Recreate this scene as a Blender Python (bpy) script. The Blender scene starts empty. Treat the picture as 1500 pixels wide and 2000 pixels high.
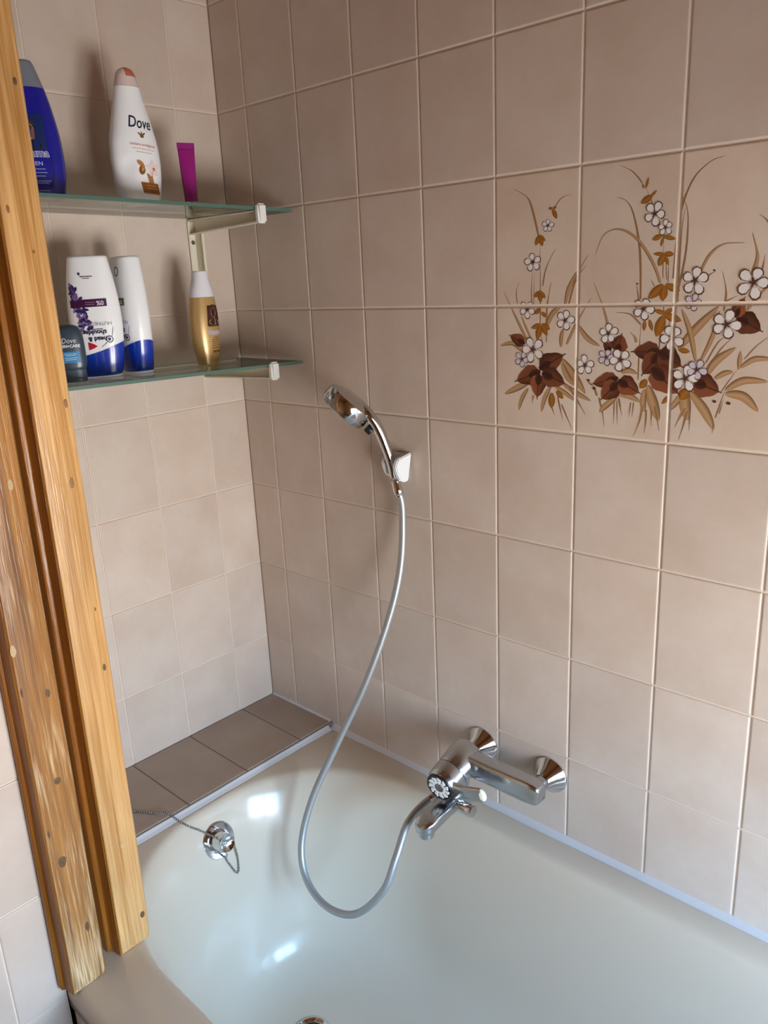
import bpy, bmesh, math, random
from mathutils import Vector, Matrix

scene = bpy.context.scene
random.seed(7)
ZO = 1.534                      # height of the eye-level tile joint above the floor

# ------------------------------------------------------------------ camera
cam_d = bpy.data.cameras.new('camera')
cam = bpy.data.objects.new('camera', cam_d)
scene.collection.objects.link(cam)
cam_d.sensor_fit = 'HORIZONTAL'
cam_d.sensor_width = 36.0
cam_d.lens = 36.0 * 1551.2 / 1500.0
cam_d.clip_start = 0.02
_r = Vector((0.73568821, 0.67575397, -0.04603726))
_u = Vector((-0.1596124, 0.23902149, 0.95780614))
_f = Vector((-0.6582452, 0.69729857, -0.28370401))
cam.matrix_world = Matrix(((_r.x, _u.x, -_f.x, 1.49048), (_r.y, _u.y, -_f.y, -1.12824),
                           (_r.z, _u.z, -_f.z, 0.05632 + ZO), (0, 0, 0, 1)))
scene.camera = cam

# ------------------------------------------------------------------ light
WIN_X, WIN_Y0, WIN_Y1, WIN_Z0, WIN_Z1 = 2.05, -0.95, -0.08, -0.97, -0.27    # the window (z from the joint line)
scene.view_settings.view_transform = 'Standard'
scene.view_settings.look = 'None'
scene.view_settings.gamma = 1.0
scene.view_settings.use_curve_mapping = False
scene.view_settings.exposure = 0.0
world = bpy.data.worlds.new('world'); scene.world = world
world.use_nodes = True
wn = world.node_tree
bg = wn.nodes['Background']
# blue sky over a pale sunlit ground
wtc = wn.nodes.new('ShaderNodeTexCoord')
wsp = wn.nodes.new('ShaderNodeSeparateXYZ')
wmr = wn.nodes.new('ShaderNodeMapRange'); wmr.inputs[1].default_value = -1.0; wmr.inputs[2].default_value = 1.0
wcr = wn.nodes.new('ShaderNodeValToRGB')
wcr.color_ramp.elements[0].position = 0.47; wcr.color_ramp.elements[0].color = (0.78, 0.77, 0.75, 1)     # ground
wcr.color_ramp.elements[1].position = 1.0; wcr.color_ramp.elements[1].color = (0.20, 0.50, 1.15, 1)       # zenith
e_ = wcr.color_ramp.elements.new(0.525); e_.color = (0.84, 0.92, 1.0, 1)                                   # hazy horizon
e_ = wcr.color_ramp.elements.new(0.66); e_.color = (0.42, 0.78, 1.22, 1)
wn.links.new(wtc.outputs['Generated'], wsp.inputs[0]); wn.links.new(wsp.outputs[2], wmr.inputs[0])
wn.links.new(wmr.outputs[0], wcr.inputs[0]); wn.links.new(wcr.outputs[0], bg.inputs[0])
bg.inputs[1].default_value = 30.5
pl = bpy.data.lights.new('window_portal', 'AREA')
pl.shape = 'RECTANGLE'
pl.size = WIN_Z1 - WIN_Z0
pl.size_y = WIN_Y1 - WIN_Y0
pl.cycles.is_portal = True
po = bpy.data.objects.new('window_portal', pl)
scene.collection.objects.link(po)
po.location = (WIN_X + 0.10, (WIN_Y0 + WIN_Y1) / 2, (WIN_Z0 + WIN_Z1) / 2 + ZO)
po.rotation_euler = (0, math.radians(90), 0)

# ------------------------------------------------------------------ helpers
COL = scene.collection

def srgb(r, g, b):
    def c(v):
        v /= 255.0
        return v / 12.92 if v <= 0.04045 else ((v + 0.055) / 1.055) ** 2.4
    return (c(r), c(g), c(b), 1.0)

def tag(o, label=None, cat=None, group=None, kind=None):
    if label: o['label'] = label
    if cat: o['category'] = cat
    if group: o['group'] = group
    if kind: o['kind'] = kind
    return o

def empty(name, loc, label, cat, rz=0.0, group=None):
    o = bpy.data.objects.new(name, None)
    o.empty_display_size = 0.05
    COL.objects.link(o)
    o.location = loc
    o.rotation_euler = (0, 0, rz)
    return tag(o, label, cat, group)

def link(name, me, mat, parent=None, loc=(0, 0, 0), rot=(0, 0, 0)):
    o = bpy.data.objects.new(name, me)
    COL.objects.link(o)
    if mat is not None and not me.materials:
        me.materials.append(mat)
    o.location = loc
    o.rotation_euler = rot
    if parent is not None:
        o.parent = parent
    return o

def obj(name, bm, mat, parent=None, smooth=True, world=True, angle=35):
    """one mesh object; with world=True the vertices are given in scene coordinates"""
    bmesh.ops.recalc_face_normals(bm, faces=bm.faces)
    if parent is not None and world:
        off = Vector(parent.location)
        if parent.parent is not None:
            off = off + Vector(parent.parent.location)
        bmesh.ops.translate(bm, verts=bm.verts, vec=-off)
    me = bpy.data.meshes.new(name)
    bm.to_mesh(me)
    bm.free()
    if smooth:
        for p in me.polygons:
            p.use_smooth = True
        me.set_sharp_from_angle(angle=math.radians(angle))
    return link(name, me, mat, parent)

def box(bm, x0, x1, y0, y1, z0, z1, bevel=0.0, seg=2):
    m = Matrix.Translation(((x0 + x1) / 2, (y0 + y1) / 2, (z0 + z1) / 2)) @ Matrix.Diagonal((x1 - x0, y1 - y0, z1 - z0, 1))
    r = bmesh.ops.create_cube(bm, size=1.0, matrix=m)
    if bevel > 0:
        es = list({e for v in r['verts'] for e in v.link_edges})
        bmesh.ops.bevel(bm, geom=es, offset=bevel, segments=seg, affect='EDGES', clamp_overlap=True)

def loft(bm, rings, cap0=True, cap1=True, closed=True):
    vr = [[bm.verts.new(p) for p in r] for r in rings]
    n = len(vr[0])
    for a, b in zip(vr[:-1], vr[1:]):
        for i in range(n if closed else n - 1):
            j = (i + 1) % n
            bm.faces.new((a[i], a[j], b[j], b[i]))
    if cap0: bm.faces.new(list(reversed(vr[0])))
    if cap1: bm.faces.new(vr[-1])
    return vr

def frame(axis):
    axis = Vector(axis).normalized()
    ref = Vector((0, 0, 1)) if abs(axis.z) < 0.9 else Vector((1, 0, 0))
    a = axis.cross(ref).normalized()
    b = axis.cross(a).normalized()
    return axis, a, b

def lathe(bm, base, axis, prof, n=32):
    """prof: list of (distance along the axis, radius)"""
    ax, a, b = frame(axis)
    base = Vector(base)
    rings = []
    for t, r in prof:
        rings.append([base + ax * t + (a * math.cos(2 * math.pi * k / n) + b * math.sin(2 * math.pi * k / n)) * max(r, 1e-4) for k in range(n)])
    loft(bm, rings)

def smooth_path(pts, sub=8):
    pts = [Vector(p) for p in pts]
    out = []
    for i in range(len(pts) - 1):
        p0 = pts[max(i - 1, 0)]; p1 = pts[i]; p2 = pts[i + 1]; p3 = pts[min(i + 2, len(pts) - 1)]
        for k in range(sub):
            t = k / sub
            out.append(0.5 * ((2 * p1) + (p2 - p0) * t + (2 * p0 - 5 * p1 + 4 * p2 - p3) * t * t + (3 * p1 - p0 - 3 * p2 + p3) * t ** 3))
    out.append(pts[-1])
    return out

def tube(bm, pts, rad, n=12, flat=None):
    """tube along a polyline; rad a number or a list; flat=(vector, factor) squashes the section"""
    m = len(pts)
    rings = []
    t0 = (pts[1] - pts[0]).normalized()
    _, a, b = frame(t0)
    for i, p in enumerate(pts):
        t = (pts[min(i + 1, m - 1)] - pts[max(i - 1, 0)]).normalized()
        a = (a - t * a.dot(t)).normalized()
        b = t.cross(a)
        r = rad[i] if isinstance(rad, (list, tuple)) else rad
        ring = []
        for k in range(n):
            d = a * math.cos(2 * math.pi * k / n) + b * math.sin(2 * math.pi * k / n)
            if flat:
                fv = flat[0]
                d = d + fv * (d.dot(fv) * (flat[1] - 1))
            ring.append(p + d * r)
        rings.append(ring)
    loft(bm, rings)

# ------------------------------------------------------------------ materials
def new_mat(name):
    m = bpy.data.materials.new(name)
    m.use_nodes = True
    nt = m.node_tree
    b = nt.nodes['Principled BSDF']
    return m, nt, b

def plain(name, col, rough=0.5, metal=0.0, spec=0.5, coat=0.0, noise=0.0, nscale=20.0):
    m, nt, b = new_mat(name)
    b.inputs['Base Color'].default_value = col
    b.inputs['Roughness'].default_value = rough
    b.inputs['Metallic'].default_value = metal
    b.inputs['Specular IOR Level'].default_value = spec
    b.inputs['Coat Weight'].default_value = coat
    b.inputs['Coat Roughness'].default_value = 0.08
    if noise > 0:
        tc = nt.nodes.new('ShaderNodeTexCoord')
        nz = nt.nodes.new('ShaderNodeTexNoise'); nz.inputs['Scale'].default_value = nscale; nz.inputs['Detail'].default_value = 4
        hs = nt.nodes.new('ShaderNodeHueSaturation'); hs.inputs['Color'].default_value = col
        mr = nt.nodes.new('ShaderNodeMapRange')
        mr.inputs[3].default_value = 1 - noise; mr.inputs[4].default_value = 1 + noise
        nt.links.new(tc.outputs['Object'], nz.inputs['Vector'])
        nt.links.new(nz.outputs[0], mr.inputs[0])
        nt.links.new(mr.outputs[0], hs.inputs['Value'])
        nt.links.new(hs.outputs[0], b.inputs['Base Color'])
    return m

def tile_mat(name, c0, c1, rough=0.42):
    m, nt, b = new_mat(name)
    N = nt.nodes.new
    tc = N('ShaderNodeTexCoord'); oi = N('ShaderNodeObjectInfo')
    add = N('ShaderNodeVectorMath'); add.operation = 'MULTIPLY_ADD'
    comb = N('ShaderNodeCombineXYZ')
    mul = N('ShaderNodeMath'); mul.operation = 'MULTIPLY'; mul.inputs[1].default_value = 37.0
    nt.links.new(oi.outputs['Random'], mul.inputs[0])
    for k in range(3): nt.links.new(mul.outputs[0], comb.inputs[k])
    add.inputs[1].default_value = (1, 1, 1)
    nt.links.new(tc.outputs['Object'], add.inputs[0]); nt.links.new(comb.outputs[0], add.inputs[2])
    n1 = N('ShaderNodeTexNoise'); n1.inputs['Scale'].default_value = 9; n1.inputs['Detail'].default_value = 3
    n2 = N('ShaderNodeTexNoise'); n2.inputs['Scale'].default_value = 70; n2.inputs['Detail'].default_value = 5
    nt.links.new(add.outputs[0], n1.inputs['Vector']); nt.links.new(add.outputs[0], n2.inputs['Vector'])
    rmp = N('ShaderNodeMapRange'); rmp.inputs[1].default_value = 0.32; rmp.inputs[2].default_value = 0.68
    nt.links.new(n1.outputs[0], rmp.inputs[0])
    mix = N('ShaderNodeMix'); mix.data_type = 'RGBA'
    mix.inputs[6].default_value = c0; mix.inputs[7].default_value = c1
    nt.links.new(rmp.outputs[0], mix.inputs[0])
    hs = N('ShaderNodeHueSaturation')
    mv = N('ShaderNodeMapRange'); mv.inputs[3].default_value = 0.95; mv.inputs[4].default_value = 1.05
    nt.links.new(oi.outputs['Random'], mv.inputs[0])
    ad = N('ShaderNodeMath'); ad.operation = 'MULTIPLY_ADD'; ad.inputs[1].default_value = 0.08
    nt.links.new(n2.outputs[0], ad.inputs[0]); nt.links.new(mv.outputs[0], ad.inputs[2])
    sb = N('ShaderNodeMath'); sb.operation = 'SUBTRACT'; sb.inputs[1].default_value = 0.04
    nt.links.new(ad.outputs[0], sb.inputs[0])
    nt.links.new(sb.outputs[0], hs.inputs['Value']); nt.links.new(mix.outputs[2], hs.inputs['Color'])
    nt.links.new(hs.outputs[0], b.inputs['Base Color'])
    b.inputs['Roughness'].default_value = rough
    b.inputs['Specular IOR Level'].default_value = 0.35
    bp = N('ShaderNodeBump'); bp.inputs['Strength'].default_value = 0.12; bp.inputs['Distance'].default_value = 0.002
    nt.links.new(n2.outputs[0], bp.inputs['Height']); nt.links.new(bp.outputs[0], b.inputs['Normal'])
    return m

def wood_mat(name, base, dark, worn, worn_amt, z_lo, z_hi, floor_amt=0.0, grain=0.5):
    """pine: long grain along z, fine pores, varnish; bare and bleached where the varnish has worn off, more towards the foot"""
    m, nt, b = new_mat(name)
    N = nt.nodes.new
    tc = N('ShaderNodeTexCoord')
    def noise(scale, zs, detail=4, loc=(0, 0, 0), rough=0.55, dist=0.0):
        mp = N('ShaderNodeMapping'); mp.inputs['Scale'].default_value = (1, 1, zs); mp.inputs['Location'].default_value = loc
        nz = N('ShaderNodeTexNoise'); nz.inputs['Scale'].default_value = scale; nz.inputs['Detail'].default_value = detail
        nz.inputs['Roughness'].default_value = rough; nz.inputs['Distortion'].default_value = dist
        nt.links.new(tc.outputs['Object'], mp.inputs[0]); nt.links.new(mp.outputs[0], nz.inputs['Vector'])
        return nz.outputs[0]
    def rng(src, a, b_, c, d):
        mr = N('ShaderNodeMapRange')
        for k, v in zip((1, 2, 3, 4), (a, b_, c, d)): mr.inputs[k].default_value = v
        nt.links.new(src, mr.inputs[0]); return mr.outputs[0]
    def math2(op, a, bb):
        mm = N('ShaderNodeMath'); mm.operation = op
        for k, v in enumerate((a, bb)):
            if isinstance(v, (int, float)): mm.inputs[k].default_value = v
            else: nt.links.new(v, mm.inputs[k])
        return mm.outputs[0]
    streak = rng(noise(230, 0.022, 3, dist=0.2), 0.38, 0.62, 0, 1)
    year = rng(noise(46, 0.022, 2, (1, 2, 0), dist=0.4), 0.35, 0.65, 0, 1)
    tone = rng(noise(9, 0.30, 2, (4, 1, 2)), 0.3, 0.7, 0.80, 1.10)
    g = math2('ADD', math2('MULTIPLY', streak, grain), math2('MULTIPLY', year, 1 - grain))
    mixg = N('ShaderNodeMix'); mixg.data_type = 'RGBA'; mixg.inputs[6].default_value = base; mixg.inputs[7].default_value = dark
    nt.links.new(g, mixg.inputs[0])
    hs = N('ShaderNodeHueSaturation'); nt.links.new(tone, hs.inputs['Value']); nt.links.new(mixg.outputs[2], hs.inputs['Color'])
    sx = N('ShaderNodeSeparateXYZ'); nt.links.new(tc.outputs['Object'], sx.inputs[0])
    zr = rng(sx.outputs[2], z_hi, z_lo, floor_amt, worn_amt)
    patch = noise(26, 0.22, 3, (7, 3, 1))
    fine = noise(260, 0.045, 3, (3.1, 1.7, .4), 0.6)
    sm = math2('ADD', math2('ADD', math2('MULTIPLY', patch, 0.5), math2('MULTIPLY', fine, 0.5)), zr)
    wr = rng(sm, 0.70, 0.92, 0, 1)
    pores = rng(noise(330, 0.028, 2, (9, 5, 2)), 0.36, 0.50, 0.42, 1.0)
    wv = N('ShaderNodeMix'); wv.data_type = 'RGBA'; wv.blend_type = 'MULTIPLY'; wv.inputs[0].default_value = 1.0
    wv.inputs[6].default_value = worn
    cb = N('ShaderNodeCombineColor')
    for k in range(3): nt.links.new(pores, cb.inputs[k])
    nt.links.new(cb.outputs[0], wv.inputs[7])
    mix = N('ShaderNodeMix'); mix.data_type = 'RGBA'
    nt.links.new(wr, mix.inputs[0]); nt.links.new(hs.outputs[0], mix.inputs[6]); nt.links.new(wv.outputs[2], mix.inputs[7])
    nt.links.new(mix.outputs[2], b.inputs['Base Color'])
    nt.links.new(rng(wr, 0, 1, 0.30, 0.62), b.inputs['Roughness'])
    bp = N('ShaderNodeBump'); bp.inputs['Strength'].default_value = 0.5; bp.inputs['Distance'].default_value = 0.0012
    nt.links.new(math2('ADD', fine, math2('MULTIPLY', pores, 0.8)), bp.inputs['Height']); nt.links.new(bp.outputs[0], b.inputs['Normal'])
    b.inputs['Specular IOR Level'].default_value = 0.5
    return m

def vcol_mat(name, rough=0.45):
    m, nt, b = new_mat(name)
    at = nt.nodes.new('ShaderNodeAttribute'); at.attribute_name = 'Col'
    nt.links.new(at.outputs['Color'], b.inputs['Base Color'])
    b.inputs['Roughness'].default_value = rough
    b.inputs['Specular IOR Level'].default_value = 0.3
    return m

M = {}
M['tile'] = tile_mat('tile_beige', srgb(204, 185, 170), srgb(212, 197, 184))
M['tile_print'] = tile_mat('tile_pale', srgb(210, 188, 169), srgb(218, 201, 185))
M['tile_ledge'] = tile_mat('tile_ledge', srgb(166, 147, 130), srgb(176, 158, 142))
M['grout'] = plain('grout', srgb(222, 205, 188), 0.85, noise=0.06, nscale=60)
M['sealant'] = plain('sealant', srgb(206, 203, 203), 0.35)
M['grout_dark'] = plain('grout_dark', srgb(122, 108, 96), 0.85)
M['plaster'] = plain('plaster', srgb(186, 138, 88), 0.9)
M['ceiling_wood'] = plain('ceiling_wood', srgb(136, 84, 40), 0.6, noise=0.1)
M['floor_tile'] = plain('floor_tile', srgb(112, 80, 56), 0.5, noise=0.08)
M['enamel'] = plain('enamel', srgb(210, 196, 176), 0.2, spec=0.5, coat=0.12)
M['chrome'] = plain('chrome', (0.66, 0.67, 0.68, 1), 0.09, metal=1.0)
M['chrome_dull'] = plain('chrome_dull', (0.52, 0.54, 0.56, 1), 0.22, metal=1.0)
M['hose'] = plain('hose_metal', (0.42, 0.44, 0.45, 1), 0.42, metal=0.6)
M['chain'] = plain('chain_metal', (0.30, 0.29, 0.28, 1), 0.35, metal=1.0)
M['black'] = plain('black_plastic', srgb(22, 22, 26), 0.35)
M['white_plastic'] = plain('white_plastic', srgb(236, 236, 232), 0.35)
M['ivory'] = plain('ivory_plastic', srgb(238, 232, 205), 0.4)
M['cream_metal'] = plain('cream_metal', srgb(226, 218, 196), 0.45, noise=0.07, nscale=90)
M['vcol'] = vcol_mat('painted_print', 0.45)
M['label'] = vcol_mat('label_print', 0.4)
M['pine'] = wood_mat('pine_varnished', srgb(236, 190, 130), srgb(182, 128, 66), srgb(232, 202, 154), 0.17, 0.0, 0.65, 0.03)
M['pine_worn'] = wood_mat('pine_worn', srgb(186, 132, 72), srgb(122, 80, 44), srgb(228, 200, 156), 0.26, 0.05, 0.85, 0.10)
M['pine_edge'] = wood_mat('pine_edge', srgb(176, 112, 36), srgb(138, 80, 20), srgb(196, 150, 84), 0.06, 0.0, 1.2, 0.0)

# ------------------------------------------------------------------ the room shell
TW, TH = 0.15237, 0.2           # tile pitch
X0, K0 = 0.0938, 0.1048         # first vertical joints, right wall and end wall
GAP = 0.0026
TOP, BOT = 1.0, -1.534
PART_X, PART_Y = 0.43, -0.7775   # face and flank of the boxed-out wall beside the tub

def structure(name, bm, mat):
    o = obj(name, bm, mat, None, smooth=False)
    return tag(o, kind='structure')

bm = bmesh.new(); box(bm, -0.15, 2.3, 0.0016, 0.15, BOT, TOP); wall_right = structure('wall_right', bm, M['grout'])
bm = bmesh.new(); box(bm, -0.15, -0.0016, -2.4, 0.0, BOT, TOP); wall_end = structure('wall_end', bm, M['grout'])
bm = bmesh.new(); box(bm, 0.0, PART_X - 0.0016, -2.3, PART_Y, BOT, TOP); wall_boxed = structure('wall_boxed', bm, M['grout'])
bm = bmesh.new(); box(bm, -0.15, 2.3, -2.45, -2.3, BOT, TOP); structure('wall_back', bm, M['plaster'])
bm = bmesh.new()
box(bm, WIN_X, WIN_X + 0.2, -2.3, WIN_Y0, BOT, TOP)
box(bm, WIN_X, WIN_X + 0.2, WIN_Y1, 0.0, BOT, TOP)
box(bm, WIN_X, WIN_X + 0.2, WIN_Y0, WIN_Y1, BOT, WIN_Z0)
box(bm, WIN_X, WIN_X + 0.2, WIN_Y0, WIN_Y1, WIN_Z1, TOP)
structure('wall_window', bm, M['plaster'])
bm = bmesh.new(); box(bm, -0.15, 2.3, -2.45, 0.15, BOT - 0.1, BOT); structure('floor', bm, M['floor_tile'])
bm = bmesh.new(); box(bm, -0.15, 2.3, -2.45, 0.15, TOP, TOP + 0.1); structure('ceiling', bm, M['ceiling_wood'])
bm = bmesh.new()                # window frame with one mullion
box(bm, WIN_X + .05, WIN_X + .10, WIN_Y0, WIN_Y0 + .05, WIN_Z0, WIN_Z1, .004)
box(bm, WIN_X + .05, WIN_X + .10, WIN_Y1 - .05, WIN_Y1, WIN_Z0, WIN_Z1, .004)
box(bm, WIN_X + .05, WIN_X + .10, WIN_Y0 + .05, WIN_Y1 - .05, WIN_Z0, WIN_Z0 + .05, .004)
box(bm, WIN_X + .05, WIN_X + .10, WIN_Y0 + .05, WIN_Y1 - .05, WIN_Z1 - .05, WIN_Z1, .004)
ym = (WIN_Y0 + WIN_Y1) / 2
box(bm, WIN_X + .05, WIN_X + .10, ym - .035, ym + .035, WIN_Z0 + .05, WIN_Z1 - .05, .004)
structure('window_1', bm, M['white_plastic'])

TILES = {}
def tile_mesh(w, h, mat):
    key = (round(w, 4), round(h, 4), mat.name)
    if key not in TILES:
        bm = bmesh.new()
        a, c, t = w / 2 - GAP / 2, h / 2 - GAP / 2, 0.006
        def ring(ins, y): return [(-a + ins, y, -c + ins), (a - ins, y, -c + ins), (a - ins, y, c - ins), (-a + ins, y, c - ins)]
        loft(bm, [ring(0, t), ring(0, 0.0013), ring(0.0009, 0.0004), ring(0.0026, 0.0)], cap0=False)
        bmesh.ops.recalc_face_normals(bm, faces=bm.faces)
        me = bpy.data.meshes.new('tile'); bm.to_mesh(me); bm.free()
        me.materials.append(mat)
        TILES[key] = me
    return TILES[key]

def spans(edges): return [((a + b) / 2, b - a) for a, b in zip(edges[:-1], edges[1:])]

rows = spans([BOT] + [k * TH for k in range(-7, 5)] + [TOP])
rows_low = rows
tile_at = {}
cols = [0.0, X0] + [X0 + i * TW for i in range(1, 13)]
for ci, (cx, w) in enumerate(spans(cols)):
    for ri, (cz, h) in enumerate(rows):
        if cz + h / 2 < -1.2: continue
        i, j = ci - 1, ri - 8      # i: columns from the first joint, j: rows from the eye-level joint
        deco = i in (4, 5, 6) and j in (-1, 0)
        me = tile_mesh(w, h, M['tile_print'] if deco else M['tile'])
        t = link('tile', me, None, wall_right, (cx, 0, cz), (0, 0, 0))
        if deco:
            t['label'] = 'beige tile painted with brown flower sprays'
            tile_at[(i, j)] = (t, cx, w, cz, h)
ecols = [0.0, K0] + [K0 + i * TW * 0.973 for i in range(1, 5)] + [0.777]
for ci, (cy, w) in enumerate(spans(ecols)):
    for ri, (cz, h) in enumerate(rows):
        if cz + h / 2 < -1.0: continue
        link('tile', tile_mesh(w, h, M['tile']), None, wall_end, (0, -cy, cz), (0, 0, math.radians(90)))
pcols = [0.778, 0.853] + [0.853 + i * 0.15 for i in range(1, 5)]
for ci, (cy, w) in enumerate(spans(pcols)):
    for ri, (cz, h) in enumerate(rows):
        if cz > 0.6: continue
        link('tile', tile_mesh(w, h, M['tile']), None, wall_boxed, (PART_X, -cy, cz), (0, 0, math.radians(90)))

# ------------------------------------------------------------------ painted flowers on six tiles
FLOWERS = [(0.8012,0.1201,0.0093,0),(0.7747,0.0678,0.0136,0),(0.7647,-0.005,0.0129,0),(0.8342,-0.022,0.01485,0),(0.7759,-0.0682,0.01865,0),(0.7551,-0.0846,0.01225,1),(0.8703,-0.0901,0.01445,0),(0.9081,-0.041,0.01445,0),(0.9063,-0.0768,0.01185,1),(0.9294,-0.0795,0.0167,0),(0.9725,0.1231,0.01535,0),(0.989,0.1041,0.0099,0),(0.9623,-0.0057,0.0153,0),(1.0071,-0.0459,0.01705,0),(1.035,0.0318,0.0179,0),(1.0348,0.0022,0.01135,1),(1.113,0.027,0.0195,0),(1.082,-0.0273,0.0184,0),(1.0297,-0.1027,0.0173,0),(1.0456,-0.0895,0.01365,1),(1.1585,-0.0545,0.01585,0)]
DARK = [[(0.7893,-0.0986),(0.8369,-0.0731),0.0288],[(0.7893,-0.1031),(0.7404,-0.1224),0.0288],[(0.7876,-0.1077),(0.7845,-0.1494),0.0259],[(0.7946,-0.1059),(0.8397,-0.1217),0.0287],[(0.7604,-0.0586),(0.7293,-0.0455),0.0181],[(0.9244,-0.0679),(0.9308,-0.0402),0.0236],[(0.9136,-0.0654),(0.8999,-0.0531),0.0126],[(0.926,-0.1071),(0.8808,-0.1195),0.0212],[(0.9263,-0.1142),(0.8976,-0.1433),0.0269],[(0.9277,-0.1113),(0.9646,-0.129),0.0269],[(0.9902,-0.0662),(0.9454,-0.0674),0.0254],[(0.9889,-0.0689),(0.9633,-0.1026),0.0268],[(0.9888,-0.0662),(1.0261,-0.0877),0.0295],[(0.9801,-0.0908),(1.0244,-0.128),0.0354],[(1.0435,-0.1068),(1.0825,-0.1204),0.0304],[(1.0957,-0.0186),(1.1302,-0.0368),0.0271],[(1.0924,-0.0174),(1.1042,0.0093),0.016],[(1.1553,-0.0961),(1.1721,-0.0782),0.0222],[(1.1534,-0.1011),(1.1675,-0.1276),0.0222]]
OCHRE = [[(0.787,0.1068),(0.7793,0.092),0.0072],[(0.787,0.1068),(0.7922,0.0904),0.0077],[(0.787,0.1068),(0.7975,0.0979),0.0049],[(0.7879,0.0223),(0.7776,0.0139),0.0064],[(0.7879,0.0237),(0.7898,0.005),0.008],[(0.7886,0.0223),(0.7983,0.012),0.0063],[(0.7899,-0.0037),(0.7789,-0.0124),0.0064],[(0.7917,-0.0095),(0.8004,-0.0168),0.0058],[(0.7902,-0.0285),(0.7727,-0.0345),0.007],[(0.7902,-0.03),(0.7835,-0.0522),0.0106],[(0.792,-0.0285),(0.8075,-0.0357),0.0088],[(0.7937,-0.03),(0.8025,-0.046),0.0082],[(0.8087,0.1447),(0.8022,0.1439),0.0038],[(0.8097,0.1432),(0.8168,0.1287),0.0065],[(0.8097,0.1446),(0.8162,0.1454),0.0032],[(0.9677,0.1468),(0.9511,0.1386),0.0083],[(0.9651,0.1459),(0.9742,0.1535),0.0029],[(0.9576,0.1576),(0.9613,0.1718),0.003],[(0.9548,0.1579),(0.9523,0.1642),0.0025],[(0.9842,0.0938),(0.9708,0.0885),0.0065],[(0.9856,0.0925),(1.0047,0.0876),0.0054],[(0.987,0.0912),(0.9836,0.0789),0.0035],[(0.9897,0.0686),(0.9732,0.0694),0.0045],[(0.9897,0.0686),(0.9818,0.0526),0.009],[(0.9897,0.0686),(1.0032,0.0679),0.0065],[(0.9912,0.066),(0.996,0.0532),0.0046],[(0.9906,0.0268),(0.9685,0.0084),0.0118],[(0.9921,0.0255),(0.9899,0.0049),0.0113],[(0.9934,0.0267),(1.0147,0.0185),0.0092],[(0.993,-0.0159),(0.9834,-0.0449),0.0136],[(0.9943,-0.0146),(1.0193,-0.0224),0.0104],[(0.9942,-0.012),(0.9786,-0.008),0.0058],[(0.9942,-0.012),(1.0075,-0.0056),0.0052],[(0.9723,-0.1077),(0.9621,-0.1207),0.0099],[(1.0348,-0.1179),(1.0234,-0.1335),0.0139],[(1.0105,-0.1275),(0.9972,-0.1416),0.006],[(0.8126,-0.1368),(0.8123,-0.1619),0.0109],[(0.8212,-0.1333),(0.8334,-0.1446),0.0084],[(1.0177,-0.0628),(1.0341,-0.065),0.0068],[(0.9722,-0.0211),(0.9773,-0.037),0.0053],[(0.9652,-0.0225),(0.9644,-0.0371),0.0053]]
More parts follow.
